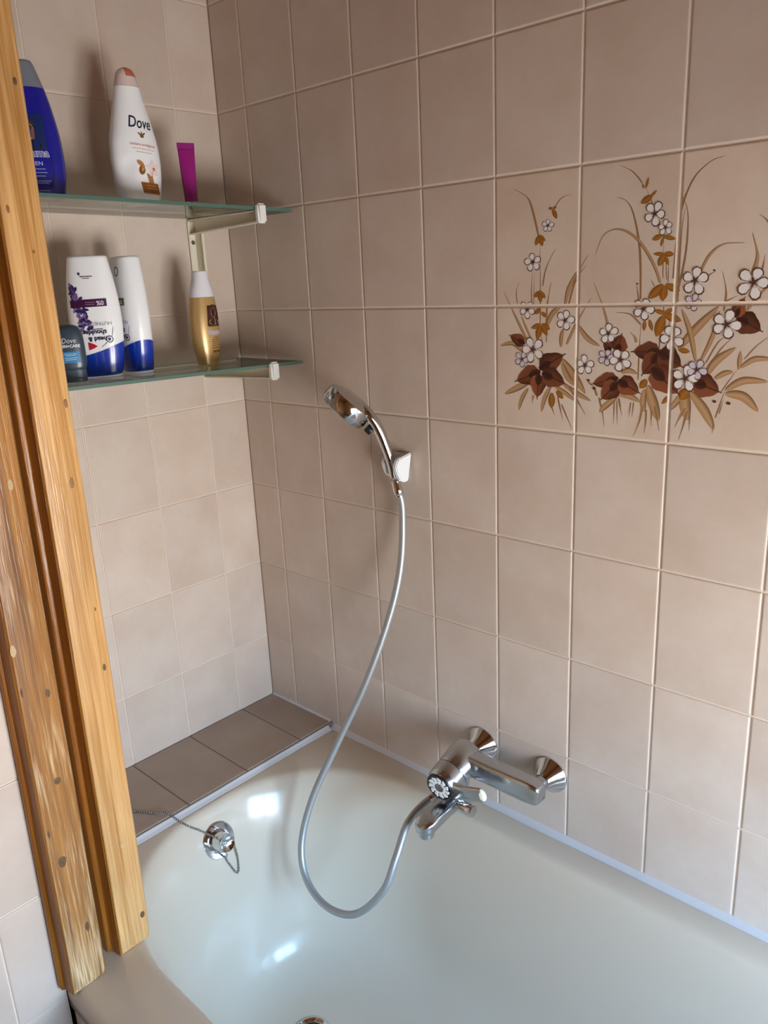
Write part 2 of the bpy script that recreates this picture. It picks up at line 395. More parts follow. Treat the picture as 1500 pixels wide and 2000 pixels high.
BLADES = [[(0.7853,0.1042),(0.773,0.1464),(0.7627,0.1651),(0.7385,0.1789),0.0036],[(0.8139,0.1469),(0.824,0.1574),(0.8414,0.1615),0.0014],[(0.7892,-0.0329),(0.7888,0.0309),(0.7874,0.0985),0.0018],[(0.7735,-0.0006),(0.7723,0.0255),(0.7742,0.0513),0.0017],[(0.7767,0.0022),(0.7776,0.0512),0.0011],[(0.793,0.0308),(0.7994,0.0588),(0.8156,0.0864),0.002],[(0.7457,0.0056),(0.7439,0.0233),(0.75,0.0392),0.0015],[(0.7665,-0.057),(0.7403,-0.0122),(0.7195,0.0238),0.0054],[(0.7729,-0.0524),(0.7566,-0.0212),(0.7512,-0.0063),0.0042],[(0.8006,-0.0328),(0.8019,0.0019),(0.8088,0.0374),0.0035],[(0.8013,-0.0328),(0.8106,-0.0125),(0.8271,0.0002),0.0087],[(0.8331,-0.0018),(0.8397,0.0267),(0.8557,0.0538),0.0068],[(0.839,-0.0019),(0.8522,0.043),(0.8718,0.0747),0.0034],[(0.8468,0.0279),(0.8584,0.0482),(0.8683,0.0573),0.0019],[(0.8277,-0.0631),(0.828,-0.0471),(0.8318,-0.0341),0.007],[(0.8376,-0.0586),(0.8571,-0.0212),(0.879,0.0121),0.0052],[(0.8556,-0.0282),(0.8739,-0.0493),(0.8948,-0.0602),0.0085],[(0.8535,-0.0872),(0.8553,-0.0553),(0.8566,-0.0296),0.0018],[(0.8304,-0.0821),(0.8527,-0.1077),(0.8722,-0.1347),0.0123],[(0.8295,-0.0881),(0.8394,-0.1084),(0.8531,-0.1225),0.0101],[(0.801,-0.0563),(0.8,-0.0328),0.0015],[(0.7941,-0.0624),(0.7904,-0.0417),0.0015],[(0.7705,-0.1208),(0.7479,-0.1314),(0.7208,-0.144),0.0105],[(0.767,-0.1318),(0.7553,-0.1497),(0.7487,-0.1698),0.0075],[(0.8106,-0.1248),(0.7987,-0.1469),(0.7929,-0.169),0.0078],[(0.8158,-0.1245),(0.8366,-0.1354),(0.8554,-0.1468),0.0078],[(0.8295,-0.1193),(0.8567,-0.1341),(0.8823,-0.1449),0.0084],[(0.823,-0.1423),(0.8286,-0.1632),(0.833,-0.1787),0.0027],[(0.8301,-0.1539),(0.8408,-0.1744),(0.8501,-0.1926),0.0024],[(0.8111,-0.1568),(0.8184,-0.1738),0.0022],[(0.8431,-0.126),(0.8604,-0.1488),(0.8731,-0.1673),0.0038],[(0.755,-0.0724),(0.7367,-0.0591),(0.7124,-0.0636),0.0073],[(0.7772,-0.1421),(0.7755,-0.1562),0.0044],[(0.9084,-0.0335),(0.8991,-0.0047),(0.8817,0.0338),0.0044],[(0.9571,0.008),(0.9527,0.0756),(0.9411,0.1245),(0.9288,0.1443),(0.9136,0.15),0.0029],[(0.9858,0.0295),(0.9723,0.0593),(0.9468,0.0925),(0.9188,0.1066),(0.8954,0.0997),(0.8832,0.0735),0.0051],[(0.9523,0.165),(0.937,0.1818),(0.9147,0.1934),0.0017],[(0.9943,0.0343),(0.9906,0.076),0.0012],[(0.9968,0.0292),(0.9961,0.0607),0.0013],[(0.9888,0.0358),(0.9873,0.0862),0.0013],[(0.9698,0.1344),(0.9575,0.1588),0.0012],[(0.9588,-0.0278),(0.9415,-0.0131),(0.9191,-0.0108),0.0024],[(0.9585,-0.1083),(0.9585,-0.0643),(0.9592,-0.0238),0.0019],[(0.9536,-0.0535),(0.9503,-0.0454),(0.9426,-0.0387),0.0048],[(0.993,-0.0159),(0.9917,0.0075),0.0018],[(0.9886,-0.0635),(0.9913,-0.0107),0.0019],[(1.0012,-0.0632),(1.0027,0.0073),0.0013],[(0.9553,0.0028),(0.9497,0.0305),0.0021],[(0.9768,0.0259),(0.9707,0.0364),0.0013],[(1.0084,0.0021),(1.0193,0.0646),(1.0198,0.118),(1.0105,0.1428),0.0026],[(1.0037,0.0353),(1.0083,0.1141),(1.0223,0.1593),(1.0446,0.181),(1.0636,0.1859),0.0025],[(1.0125,0.002),(1.0122,0.0944),(1.0165,0.1303),0.0015],[(1.0411,0.041),(1.0527,0.0641),(1.0705,0.077),(1.0978,0.077),0.0045],[(1.0447,0.0327),(1.0637,0.044),0.0022],[(1.0768,-0.0087),(1.0782,0.0159),(1.0713,0.0428),0.0025],[(1.0748,0.0012),(1.0951,0.0111),0.0014],[(1.1099,0.0354),(1.115,0.0598),(1.1062,0.0892),0.0059],[(1.122,0.0396),(1.1245,0.0616),0.0019],[(1.1398,0.0768),(1.1241,0.1016),(1.1122,0.1116),0.0025],[(1.0287,-0.0007),(1.0303,0.0144),0.0015],[(1.0177,-0.0615),(1.0413,-0.0326),(1.0701,-0.0032),0.012],[(1.0429,-0.0778),(1.0323,-0.0365),(1.0183,-0.0057),0.0078],[(1.0496,-0.0789),(1.0642,-0.0438),(1.0718,-0.0086),0.0062],[(1.0576,-0.0799),(1.0724,-0.0513),(1.0844,-0.0435),0.0018],[(1.0665,-0.077),(1.078,-0.0588),(1.0913,-0.0447),0.0018],[(1.0576,-0.0995),(1.0717,-0.0768),(1.0968,-0.0578),0.011],[(1.0708,-0.1014),(1.0844,-0.093),(1.0956,-0.0908),0.0073],[(1.0812,-0.1191),(1.1014,-0.0859),0.0013],[(1.0874,-0.1162),(1.1101,-0.1021),(1.1417,-0.1017),0.0103],[(1.0877,-0.1213),(1.1119,-0.1237),(1.1326,-0.1428),0.0129],[(1.105,-0.0845),(1.1224,-0.0726),(1.1461,-0.0718),0.0076],[(1.1028,-0.0871),(1.1033,-0.0619),0.0061],[(1.1091,-0.073),(1.1234,-0.0552),(1.141,-0.0403),0.0013],[(1.1076,-0.0089),(1.1203,0.0102),(1.1398,0.0262),0.0048],[(1.076,-0.1557),(1.0872,-0.1136),0.0018],[(1.0808,-0.1494),(1.0857,-0.128),0.0013],[(0.9742,-0.1159),(0.9843,-0.143),(0.9934,-0.167),0.016],[(0.9701,-0.1216),(0.9681,-0.1414),(0.9709,-0.1558),0.0099],[(0.9674,-0.1456),(0.9636,-0.1701),(0.955,-0.1939),0.0031],[(0.9737,-0.1522),(0.9735,-0.1721),(0.9719,-0.1879),0.0025],[(0.9818,-0.1516),(0.9825,-0.1764),0.002],[(0.9859,-0.1457),(0.9912,-0.1649),(0.9953,-0.182),0.0025],[(0.9218,-0.1417),(0.922,-0.1795),0.0017],[(0.9261,-0.1414),(0.928,-0.1795),0.0017],[(0.9287,-0.1369),(0.9351,-0.1644),0.0026],[(0.8959,-0.139),(0.9024,-0.1605),(0.9064,-0.1832),0.0026],[(0.9256,-0.1362),(0.909,-0.1498),(0.8976,-0.1615),0.0091],[(0.927,-0.1321),(0.9453,-0.133),(0.9631,-0.1409),0.0097],[(0.9318,-0.099),(0.9437,-0.0951),(0.9572,-0.0995),0.0079],[(0.9488,-0.1427),(0.9459,-0.1664),0.0017],[(0.9533,-0.1424),(0.9513,-0.1659),0.0017],[(1.0321,-0.1194),(1.0207,-0.135),(1.0082,-0.151),0.0091],[(1.0313,-0.1194),(1.0322,-0.1424),(1.0368,-0.1625),0.0166],[(1.0385,-0.1217),(1.0595,-0.1458),(1.0751,-0.1727),0.0139],[(1.0318,-0.1451),(1.025,-0.1593),(1.0183,-0.1743),0.0032],[(1.0348,-0.149),(1.0312,-0.1698),(1.0251,-0.1932),0.0027],[(1.0395,-0.15),(1.0399,-0.1778),0.0022],[(1.0732,-0.1634),(1.0735,-0.179),0.0016],[(0.8926,-0.1363),(0.8874,-0.1235),(0.8825,-0.1209),0.0035],[(0.8824,-0.1194),(0.8725,-0.1112),0.0041],[(1.1656,-0.1579),(1.1564,-0.1084),(1.1463,-0.0475),0.004],[(1.1599,-0.1206),(1.1744,-0.1025),(1.187,-0.0921),0.0099],[(1.1586,-0.1332),(1.173,-0.1372),(1.1881,-0.1509),0.01]]
BUDS = [(1.0925,-0.1341,0.0036),(1.0731,-0.1328,0.0032),(0.8874,-0.125,0.0035),(0.8774,-0.113,0.0029),(1.0604,0.0442,0.0019),(0.9512,0.0297,0.0018)]

PRINT = bmesh.new()
PCOL = PRINT.loops.layers.float_color.new('Col')
_layer = [0]
def lift():
    _layer[0] += 1
    return -0.00012 - _layer[0] * 2.2e-6

def lin(r, g, b): return srgb(r, g, b)

def poly2(pts, col, cols=None):
    y = lift()
    vs = [PRINT.verts.new((p[0], y, p[1])) for p in pts]
    f = PRINT.faces.new(vs)
    for k, l in enumerate(f.loops): l[PCOL] = cols[k] if cols else col

def strip2(left, right, cl, cc, cr_, mid):
    """ribbon of quads: left edge, middle line, right edge with a colour for each"""
    y = lift()
    A = [PRINT.verts.new((p[0], y, p[1])) for p in left]
    B = [PRINT.verts.new((p[0], y, p[1])) for p in mid]
    C = [PRINT.verts.new((p[0], y, p[1])) for p in right]
    for P, Q, ca, cb in ((A, B, cl, cc), (B, C, cc, cr_)):
        for k in range(len(P) - 1):
            f = PRINT.faces.new((P[k], P[k + 1], Q[k + 1], Q[k]))
            for l in f.loops:
                l[PCOL] = ca if l.vert in P else cb

def path2(pts, sub=7):
    q = smooth_path([(p[0], p[1], 0) for p in pts], sub)
    return [(v.x, v.y) for v in q]

def blade(pts, width, cl, cc, cr_, shape, wob=0.0):
    pp = path2(pts) if len(pts) > 2 else [(pts[0][0] + (pts[1][0] - pts[0][0]) * k / 9, pts[0][1] + (pts[1][1] - pts[0][1]) * k / 9) for k in range(10)]
    L, R_, n = [], [], len(pp)
    for k, p in enumerate(pp):
        a = pp[max(k - 1, 0)]; b = pp[min(k + 1, n - 1)]
        dx, dz = b[0] - a[0], b[1] - a[1]
        d = math.hypot(dx, dz) or 1e-6
        t = k / (n - 1)
        w = width / 2 * shape(t) * (1 + wob * math.sin(k * 2.3))
        L.append((p[0] - dz / d * w, p[1] + dx / d * w)); R_.append((p[0] + dz / d * w, p[1] - dx / d * w))
    strip2(L, R_, cl, cc, cr_, pp)

tan, tan_d, tan_l = lin(168, 126, 84), lin(118, 78, 44), lin(188, 152, 112)
grass = lambda t: (0.45 + 0.55 * math.sin(math.pi * min(1, t * 1.25 + 0.12))) * (1 - t) ** 0.35 if t < 1 else 0.05
almond = lambda t: max(0.03, math.sin(math.pi * (0.06 + 0.94 * t)) ** 0.75)
broad = lambda t: max(0.03, (math.sin(math.pi * min(1, t / .86) ** 0.72) ** 0.7 if t < .86 else 0) * (1 if t < .6 else 1 - (t - .6) * .4) + (.16 * (1 - t) / .3 if t > .7 else 0)) if 0 < t < 1 else 0.03
for e in BLADES:
    blade(e[:-1], e[-1] * (1.0 if e[-1] > 0.004 else 1.15), tan_d, tan_l if e[-1] > 0.004 else tan, tan_d if e[-1] < 0.003 else tan, almond if e[-1] > 0.006 else grass)
for e in OCHRE:
    blade(e[:-1], e[-1] * 1.1, lin(140, 86, 26), lin(166, 108, 36), lin(124, 72, 22), almond)
rnd0 = random.Random(11)
for e in DARK:
    sh = rnd0.uniform(.85, 1.25)
    blade(e[:-1], e[-1] * 1.14, lin(64 * sh, 32 * sh, 20 * sh), lin(112 * sh, 60 * sh, 36 * sh), lin(120 * sh, 68 * sh, 42 * sh), broad, 0.07)
    q = [(e[0][0] + (e[1][0] - e[0][0]) * f_, e[0][1] + (e[1][1] - e[0][1]) * f_) for f_ in (-.02, .45)]
    blade(q, e[-1] * .5, lin(70, 34, 22), lin(50, 24, 16), lin(84, 42, 26), almond)
    blade(e[:-1], e[-1] * 0.05, lin(56, 28, 18), lin(56, 28, 18), lin(56, 28, 18), lambda t: 1.0 if t < 0.8 else 0.3)
for (x, z, r) in BUDS:
    poly2([(x + r * 0.9 * math.cos(a), z + r * 0.6 * math.sin(a)) for a in [k * math.pi / 4 for k in range(8)]], lin(92, 52, 34))

def petal(cx, cz, ang, r, w, col, edge):
    ca, sa = math.cos(ang), math.sin(ang)
    out = []
    for s, t in ((0.14, 0.0), (0.40, 0.62), (0.68, 0.98), (0.90, 0.72), (1.0, 0.0), (0.90, -0.72), (0.68, -0.98), (0.40, -0.62)):
        u, v = s * r, t * w
        out.append((cx + ca * u - sa * v, cz + sa * u + ca * v))
    poly2(out, col, [edge] + [col] * 7)
rnd = random.Random(3)
for (x, z, r, tone) in FLOWERS:
    a0 = rnd.random() * 6.28
    pc = lin(232, 226, 222) if not tone else lin(206, 198, 208)
    angs = [a0 + k * 2 * math.pi / 5 + rnd.uniform(-.12, .12) for k in range(5)]
    rs = [r * rnd.uniform(0.92, 1.12) for _ in range(5)]
    for a, q in zip(angs, rs): petal(x + 0.0003, z - 0.0004, a, q * 1.09, r * 0.40, lin(98, 58, 48), lin(70, 36, 34))
    for a, q in zip(angs, rs): petal(x, z, a, q, r * 0.335, pc, lin(150, 120, 122))
    poly2([(x + r * .17 * math.cos(k * math.pi / 4), z + r * .17 * math.sin(k * math.pi / 4)) for k in range(8)], lin(92, 54, 46))
    poly2([(x + r * .08 * math.cos(k * math.pi / 3), z + r * .08 * math.sin(k * math.pi / 3)) for k in range(6)], lin(196, 160, 110))
    for a in angs:
        d = a + math.pi / 5
        blade([(x, z), (x + r * .32 * math.cos(d), z + r * .32 * math.sin(d))], r * 0.07, lin(84, 46, 40), lin(84, 46, 40), lin(84, 46, 40), lambda t: 1.0)
PRINT.verts.ensure_lookup_table()
for (i, j), (t, cx, w, cz, h) in tile_at.items():
    b2 = PRINT.copy()
    for co, no in (((cx - w / 2 + .0032, 0, 0), (-1, 0, 0)), ((cx + w / 2 - .0032, 0, 0), (1, 0, 0)),
                   ((0, 0, cz - h / 2 + .0032), (0, 0, -1)), ((0, 0, cz + h / 2 - .0032), (0, 0, 1))):
        bmesh.ops.bisect_plane(b2, geom=b2.verts[:] + b2.edges[:] + b2.faces[:], dist=1e-6, plane_co=co, plane_no=no, clear_outer=True)
    bmesh.ops.translate(b2, verts=b2.verts, vec=(-cx, 0, -cz))
    me = bpy.data.meshes.new('flower_print'); b2.to_mesh(me); b2.free()
    o = link('flower_print', me, M['vcol'], t)
    o['label'] = 'painted white blossoms, brown leaves and grasses'
PRINT.free()

# ------------------------------------------------------------------ bathtub
RIM = -0.974
TX0, TX1, TY0, TY1 = 0.222, 1.90, -0.776, -0.004
tub = empty('bathtub', ((TX0 + TX1) / 2, (TY0 + TY1) / 2, BOT), 'cream enamelled bathtub built in under the tiled wall', 'bathtub')
def rrect(x0, x1, y0, y1, rx, ry, z, n=14):
    pts = []
    for cx, cy, a0 in ((x1 - rx, y1 - ry, 0), (x0 + rx, y1 - ry, 90), (x0 + rx, y0 + ry, 180), (x1 - rx, y0 + ry, 270)):
        for k in range(n + 1):
            a = math.radians(a0 + 90 * k / n)
            pts.append((cx + rx * math.cos(a), cy + ry * math.sin(a), z))
    return pts
IX0, IX1, IY0, IY1 = 0.240, 1.845, -0.670, -0.060
def inner(z, il, ir, iy, rx=0.30, ry=0.27):
    return rrect(IX0 + il, IX1 - ir, IY0 + iy, IY1 - iy, rx, min(ry, (IY1 - IY0) / 2 - iy - 0.004), z)
rings = [rrect(TX0 + .003, TX1 - .003, TY0 + .003, TY1 - .003, .020, .020, RIM - .050),
         rrect(TX0 + .001, TX1 - .001, TY0 + .001, TY1 - .001, .021, .021, RIM - .048),
         rrect(TX0, TX1, TY0, TY1, .022, .022, RIM - .030),
         rrect(TX0, TX1, TY0, TY1, .022, .022, RIM - .012),
         rrect(TX0 + .004, TX1 - .004, TY0 + .004, TY1 - .004, .024, .024, RIM - .003),
         rrect(TX0 + .012, TX1 - .012, TY0 + .012, TY1 - .012, .024, .024, RIM),
         inner(RIM, -.004, -.008, -.008), inner(RIM - .001, .000, .0, .0), inner(RIM - .004, .0045, .005, .005), inner(RIM - .010, .0085, .010, .0085),
         inner(RIM - .03, .018, .022, .016), inner(RIM - .066, .031, .05, .024), inner(RIM - .13, .05, .10, .036), inner(RIM - .21, .07, .17, .050), inner(RIM - .29, .09, .24, .066),
         inner(RIM - .34, .108, .29, .083), inner(RIM - .375, .136, .33, .108), inner(RIM - .395, .175, .37, .145), inner(RIM - .402, .22, .42, .185, .2, .15)]
bm = bmesh.new()
vr = loft(bm, rings, cap0=False, cap1=True)
basin = obj('basin', bm, M['enamel'], tub, angle=60)
bm = bmesh.new()                # apron panel below the front rim
PY = TY0 + 0.0065
box(bm, TX0 + .21, TX1, PY + .004, PY + .02, BOT + .001, RIM - .05)
apron = obj('front_panel', bm, M['grout'], tub, smooth=False)
for (cx, w) in spans([0.4325] + [0.58 + i * TW for i in range(0, 9)]):
    for (cz, h) in spans([BOT + .002, -1.4, -1.2, RIM - .05]):
        t = link('tile', tile_mesh(w, h, M['tile']), None, apron, (cx - tub.location.x, PY - .004 - tub.location.y, cz - tub.location.z))
# drain
dr = (0.515, -0.375, RIM - .402)
bm = bmesh.new()
lathe(bm, (dr[0], dr[1], dr[2] - .004), (0, 0, 1), [(0, .018), (.002, .026), (.0075, .036), (.0065, .039), (.003, .040)], 32)
drain = obj('drain', bm, M['chrome'], tub)
bm = bmesh.new(); lathe(bm, (dr[0], dr[1], dr[2] + .0005), (0, 0, 1), [(0, .024), (.0032, .0255), (.0034, .001)], 28)
obj('drain_opening', bm, M['black'], drain)

# ------------------------------------------------------------------ sealant beads
def bead(name, p0, p1, up, out, r, drop=0.0):
    bm = bmesh.new()
    p0, p1, up, out = Vector(p0), Vector(p1), Vector(up), Vector(out)
    prof = [-up * drop, out * r * 1.45 - up * drop, out * r * 1.35 + up * r * .04, out * r * .75 + up * r * .30, out * r * .32 + up * r * .62, up * r]
    n = 24
    rings = []
    for k in range(n + 1):
        p = p0.lerp(p1, k / n)
        s = 1 + 0.06 * math.sin(k * 1.7) + 0.05 * math.sin(k * .9 + 1)
        rings.append([p + q * s for q in prof])
    loft(bm, rings)
    return tag(obj(name, bm, M['sealant'], None, angle=50), kind='structure')
bead('trim_1', (TX0 + .001, 0.0012, RIM - .001), (TX1, 0.0012, RIM - .001), (0, 0, 1), (0, -1, 0), 0.0092, 0.003)
bead('trim_2', (TX0 + .0, -.0145, RIM + .0003), (TX0 + .0, PART_Y + .01, RIM + .0003), (0, 0, 1), (1, 0, 0), 0.0075, 0.003)
bead('trim_3', (0.002, 0.0012, -.963), (TX0 - .006, 0.0012, -.963), (0, 0, 1), (0, -1, 0), 0.0055)

# ------------------------------------------------------------------ tiled ledge at the foot of the tub
LZ = -0.962
ledge = empty('tiled_ledge', (0.108, -0.39, BOT), 'narrow beige tiled ledge between shelf wall and bathtub', 'ledge')
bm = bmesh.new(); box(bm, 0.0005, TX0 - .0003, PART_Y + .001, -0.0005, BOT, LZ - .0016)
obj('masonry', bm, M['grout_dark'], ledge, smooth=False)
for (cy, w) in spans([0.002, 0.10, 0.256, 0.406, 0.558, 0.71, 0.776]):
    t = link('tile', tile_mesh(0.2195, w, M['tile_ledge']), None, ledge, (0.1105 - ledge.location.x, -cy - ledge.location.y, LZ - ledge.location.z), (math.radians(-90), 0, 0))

# ------------------------------------------------------------------ wooden boards beside the tub
def board(name, label, y_r, y_l, xf, depth, xb, lip, z0, z1, mface):
    """raised face from y_r to y_l at x = xf, a step back on the left, then a narrow lip"""
    e = empty(name, ((xf + xb) / 2, (y_r + y_l) / 2, z0), label, 'wooden board')
    zs = [z0, z0 + .004, z0 + .012, z0 + .05] + [z0 + .05 + (z1 - z0 - .05) * k / 14 for k in range(1, 15)]
    rs = random.Random(len(label))
    bm = bmesh.new(); rings = []
    for k, z in enumerate(zs):
        s = (0.004, 0.0015, 0.0)[k] if k < 3 else 0.0
        jit = rs.uniform(-.0007, .0007)
        c = .0035
        rings.append([(xb, y_r - s, z), (xf - c, y_r - s + jit, z), (xf - s * .6, y_r - c - s, z), (xf - s * .6, y_l + .0015, z), (xf - .0015, y_l + .0004, z), (xb, y_l + .0004, z)])
    loft(bm, rings)
    obj('face', bm, mface, e, angle=50)
    bm = bmesh.new(); rings = []
    for k, z in enumerate(zs):
        s = (0.002, 0.0008, 0.0)[k] if k < 3 else 0.0
        xl = xf - depth
        rings.append([(xb + .001, y_l + .0002, z), (xf - .0018, y_l + .0002, z), (xf - .0028, y_l - .0014, z), (xl + .003, y_l - .0030, z), (xl, y_l - .0048, z), (xl - s, y_l - lip + .002, z), (xl - .002, y_l - lip + s, z), (xb + .001, y_l - lip + s, z)])
    loft(bm, rings)
    obj('edge_moulding', bm, M['pine_edge'], e, angle=50)
    for o in e.children:            # the boards lean a little towards the tiled wall
        for v in o.data.vertices: v.co.y += 0.0085 * v.co.z
    return e
bd_r = board('wooden_board', 'smooth honey varnished pine board standing on the tub rim', -0.638, -0.692, 0.4515, 0.022, 0.395, 0.0125, RIM + .0008, 0.98, M['pine'])
bd_l = board('wooden_board', 'weathered pine board with bleached bare grain fixed to the wall', -0.7235, -0.7785, 0.4625, 0.022, PART_X + .001, 0.0100, RIM + .0008, 0.98, M['pine_worn'])
def knot(e, y, z, ry, rz_, xf, mat, white=False):
    """a knot or screw set in the face"""
    bm = bmesh.new(); rs = random.Random(int(abs(y * 9999)) + int(abs(z * 777)))
    rings = []
    ry, rz_ = ry * .8, rz_ * .8
    for s, d in ((1.0, .0002), (0.8, .0006), (0.45, .0001), (0.25, .0005)):
        rings.append([(xf + d, y + ry * s * math.cos(2 * math.pi * k / 12) * rs.uniform(.85, 1.15), z + rz_ * s * math.sin(2 * math.pi * k / 12) * rs.uniform(.85, 1.15)) for k in range(12)])
    loft(bm, rings, cap0=False)
    obj('knot', bm, mat, e, angle=80)
M['knot'] = plain('knot_dark', srgb(98, 70, 44), 0.6, noise=0.5, nscale=400)
M['knot_warm'] = plain('knot_warm', srgb(146, 94, 44), 0.5, noise=0.25, nscale=300)
M['putty'] = plain('putty', srgb(196, 168, 128), 0.7, noise=0.1, nscale=300)
def lean(z): return 0.0085 * (z - RIM)
for y, z, ry, rz_, m in ((-.6395, .302, .003, .006, 'knot'), (-.6738, .157, .0025, .006, 'knot_warm'), (-.650, .107, .0018, .003, 'knot_warm'), (-.640, -.087, .0032, .008, 'knot_warm'),
                         (-.6492, -.195, .004, .010, 'knot_warm'), (-.645, -.477, .003, .007, 'knot'), (-.6619, -.781, .004, .005, 'putty'), (-.6577, -.86, .002, .004, 'putty'),
                         (-.6475, -.9224, .005, .008, 'knot'), (-.648, -.9061, .003, .004, 'putty'), (-.6448, -.384, .0015, .004, 'knot_warm')):
    knot(bd_r, y + lean(z) * .15, z, ry, rz_, .4515, M[m])
for y, z, ry, rz_, m in ((-.734, -.1775, .0045, .009, 'putty'), (-.7352, -.4752, .004, .008, 'knot'), (-.7445, -.6113, .0055, .0075, 'knot'), (-.7586, -.7407, .0075, .0115, 'knot'),
                         (-.741, -.8705, .004, .011, 'knot'), (-.770, -.6864, .002, .008, 'knot'), (-.770, -.3979, .005, .011, 'putty'), (-.769, -.4602, .0022, .009, 'knot')):
    knot(bd_l, y, z, ry, rz_, .4625, M[m])

# ------------------------------------------------------------------ glass shelves and their brackets
def glass_mat(name, tint, refl):
    m, nt, b = new_mat(name)
    nt.nodes.remove(b)
    tr = nt.nodes.new('ShaderNodeBsdfTransparent'); tr.inputs[0].default_value = tint
    gl = nt.nodes.new('ShaderNodeBsdfGlossy'); gl.inputs['Roughness'].default_value = 0.03
    fr = nt.nodes.new('ShaderNodeFresnel'); fr.inputs[0].default_value = 1.5
    mx = nt.nodes.new('ShaderNodeMixShader')
    ml = nt.nodes.new('ShaderNodeMath'); ml.operation = 'MULTIPLY'; ml.inputs[1].default_value = refl
    nt.links.new(fr.outputs[0], ml.inputs[0]); nt.links.new(ml.outputs[0], mx.inputs[0])
    nt.links.new(tr.outputs[0], mx.inputs[1]); nt.links.new(gl.outputs[0], mx.inputs[2])
    nt.links.new(mx.outputs[0], nt.nodes['Material Output'].inputs[0])
    return m
M['glass'] = glass_mat('shelf_glass', (0.90, 0.95, 0.92, 1), 0.8)
M['glass_edge'] = plain('glass_edge', srgb(96, 132, 118), 0.2, spec=0.6)
M['glass_edge'].node_tree.nodes['Principled BSDF'].inputs['Transmission Weight'].default_value = 0.25

SLOPE = 0.02
SH_Y0, SH_Y1, SH_X1 = -0.60, -0.012, 0.226
def shelf_z(z0, y): return z0 + SLOPE * (-y)
def shelf(z0, label):
    e = empty('glass_shelf', (SH_X1 / 2, (SH_Y0 + SH_Y1) / 2, shelf_z(z0, (SH_Y0 + SH_Y1) / 2) - .006), label, 'shelf', group=None)
    def slab(x0, x1, y0, y1, inset=0.0):
        bm = bmesh.new()
        box(bm, x0, x1, y0, y1, -0.006 + inset, -inset)
        for v in bm.verts: v.co.z += shelf_z(z0, v.co.y)
        return bm
    obj('pane', slab(0.003, SH_X1 - .002, SH_Y0, SH_Y1 - .002, .0001), M['glass'], e, smooth=False)
    obj('front_edge', slab(SH_X1 - .002, SH_X1, SH_Y0, SH_Y1 - .002), M['glass_edge'], e, smooth=False)
    obj('end_edge', slab(0.003, SH_X1, SH_Y1 - .002, SH_Y1), M['glass_edge'], e, smooth=False)
    return e
ZU, ZL = 0.1935, -0.1035        # shelf top heights at the corner
shelf(ZU, 'upper glass shelf carrying the tall white bottle and purple tube')
shelf(ZL, 'lower glass shelf carrying upside down shampoo bottles and a gold bottle')

br = empty('shelf_bracket', (0.003, -0.093, -0.13), 'cream metal wall bracket with two arms under the glass shelves', 'bracket')
YB = -0.0885
bm = bmesh.new(); box(bm, 0.0005, 0.0035, YB - .0185, YB, -0.125, ZU - .008, .0008); obj('wall_flange', bm, M['cream_metal'], br, angle=40)
bm = bmesh.new(); box(bm, 0.0036, 0.030, YB - .0024, YB - .0004, -0.125, ZU - .034, .0005); box(bm, 0.0285, 0.0315, YB - .006, YB - .0004, -0.11, ZU - .034, .0006)
obj('upright', bm, M['cream_metal'], br, angle=40)
def arm(zt):
    bm = bmesh.new()
    y0, y1 = YB - .0165, YB - .001
    def sec(x, h):
        return [(x, y1, zt - h), (x, y1, zt), (x, y0, zt), (x, y0, zt - .0025), (x, y1 - .002, zt - .0025), (x, y1 - .002, zt - h + .0025), (x, y0, zt - h + .0025), (x, y0, zt - h)]
    loft(bm, [sec(0.0037, .030), sec(0.03, .029), sec(0.10, .026), sec(0.17, .024), sec(0.2265, .022)])
    a = obj('arm', bm, M['cream_metal'], br, angle=40)
    bm = bmesh.new(); box(bm, 0.2266, 0.240, YB - .0195, YB + .001, zt - .024, zt + .0115, .0035, 3)
    obj('clip', bm, M['white_plastic'], a, world=True, angle=50)
arm(shelf_z(ZU, YB) - .0066)
arm(shelf_z(ZL, YB) - .0066)
bm = bmesh.new(); lathe(bm, (0.0034, YB - .0098, 0.1435), (1, 0, 0), [(0, .0044), (.0012, .0044), (.002, .0035), (.0021, .0008)], 16)
obj('screw', bm, M['chain'], br)

# ------------------------------------------------------------------ bottles
def lerp_prof(prof, v):
    for (v0, *p0), (v1, *p1) in zip(prof[:-1], prof[1:]):
        if v <= v1:
            t = (v - v0) / (v1 - v0) if v1 > v0 else 0
            return [a + (b - a) * t for a, b in zip(p0, p1)]
    return list(prof[-1][1:])
def smooth_prof(prof, sub=4):
    pts = [Vector(p[:3]) for p in prof]
    q = smooth_path(pts, sub)
    out = []
    for v in q:
        n = lerp_prof([(p[0], p[3]) for p in prof], v.x)[0]
        out.append((v.x, max(v.y, .0004), max(v.z, .0004), n))
    return out
def section(a, b, n, z, m=40):
    pts = []
    for k in range(m):
        t = 2 * math.pi * k / m
        c, s = math.cos(t), math.sin(t)
        pts.append((a * math.copysign(abs(c) ** (2 / n), c), b * math.copysign(abs(s) ** (2 / n), s), z))
    return pts

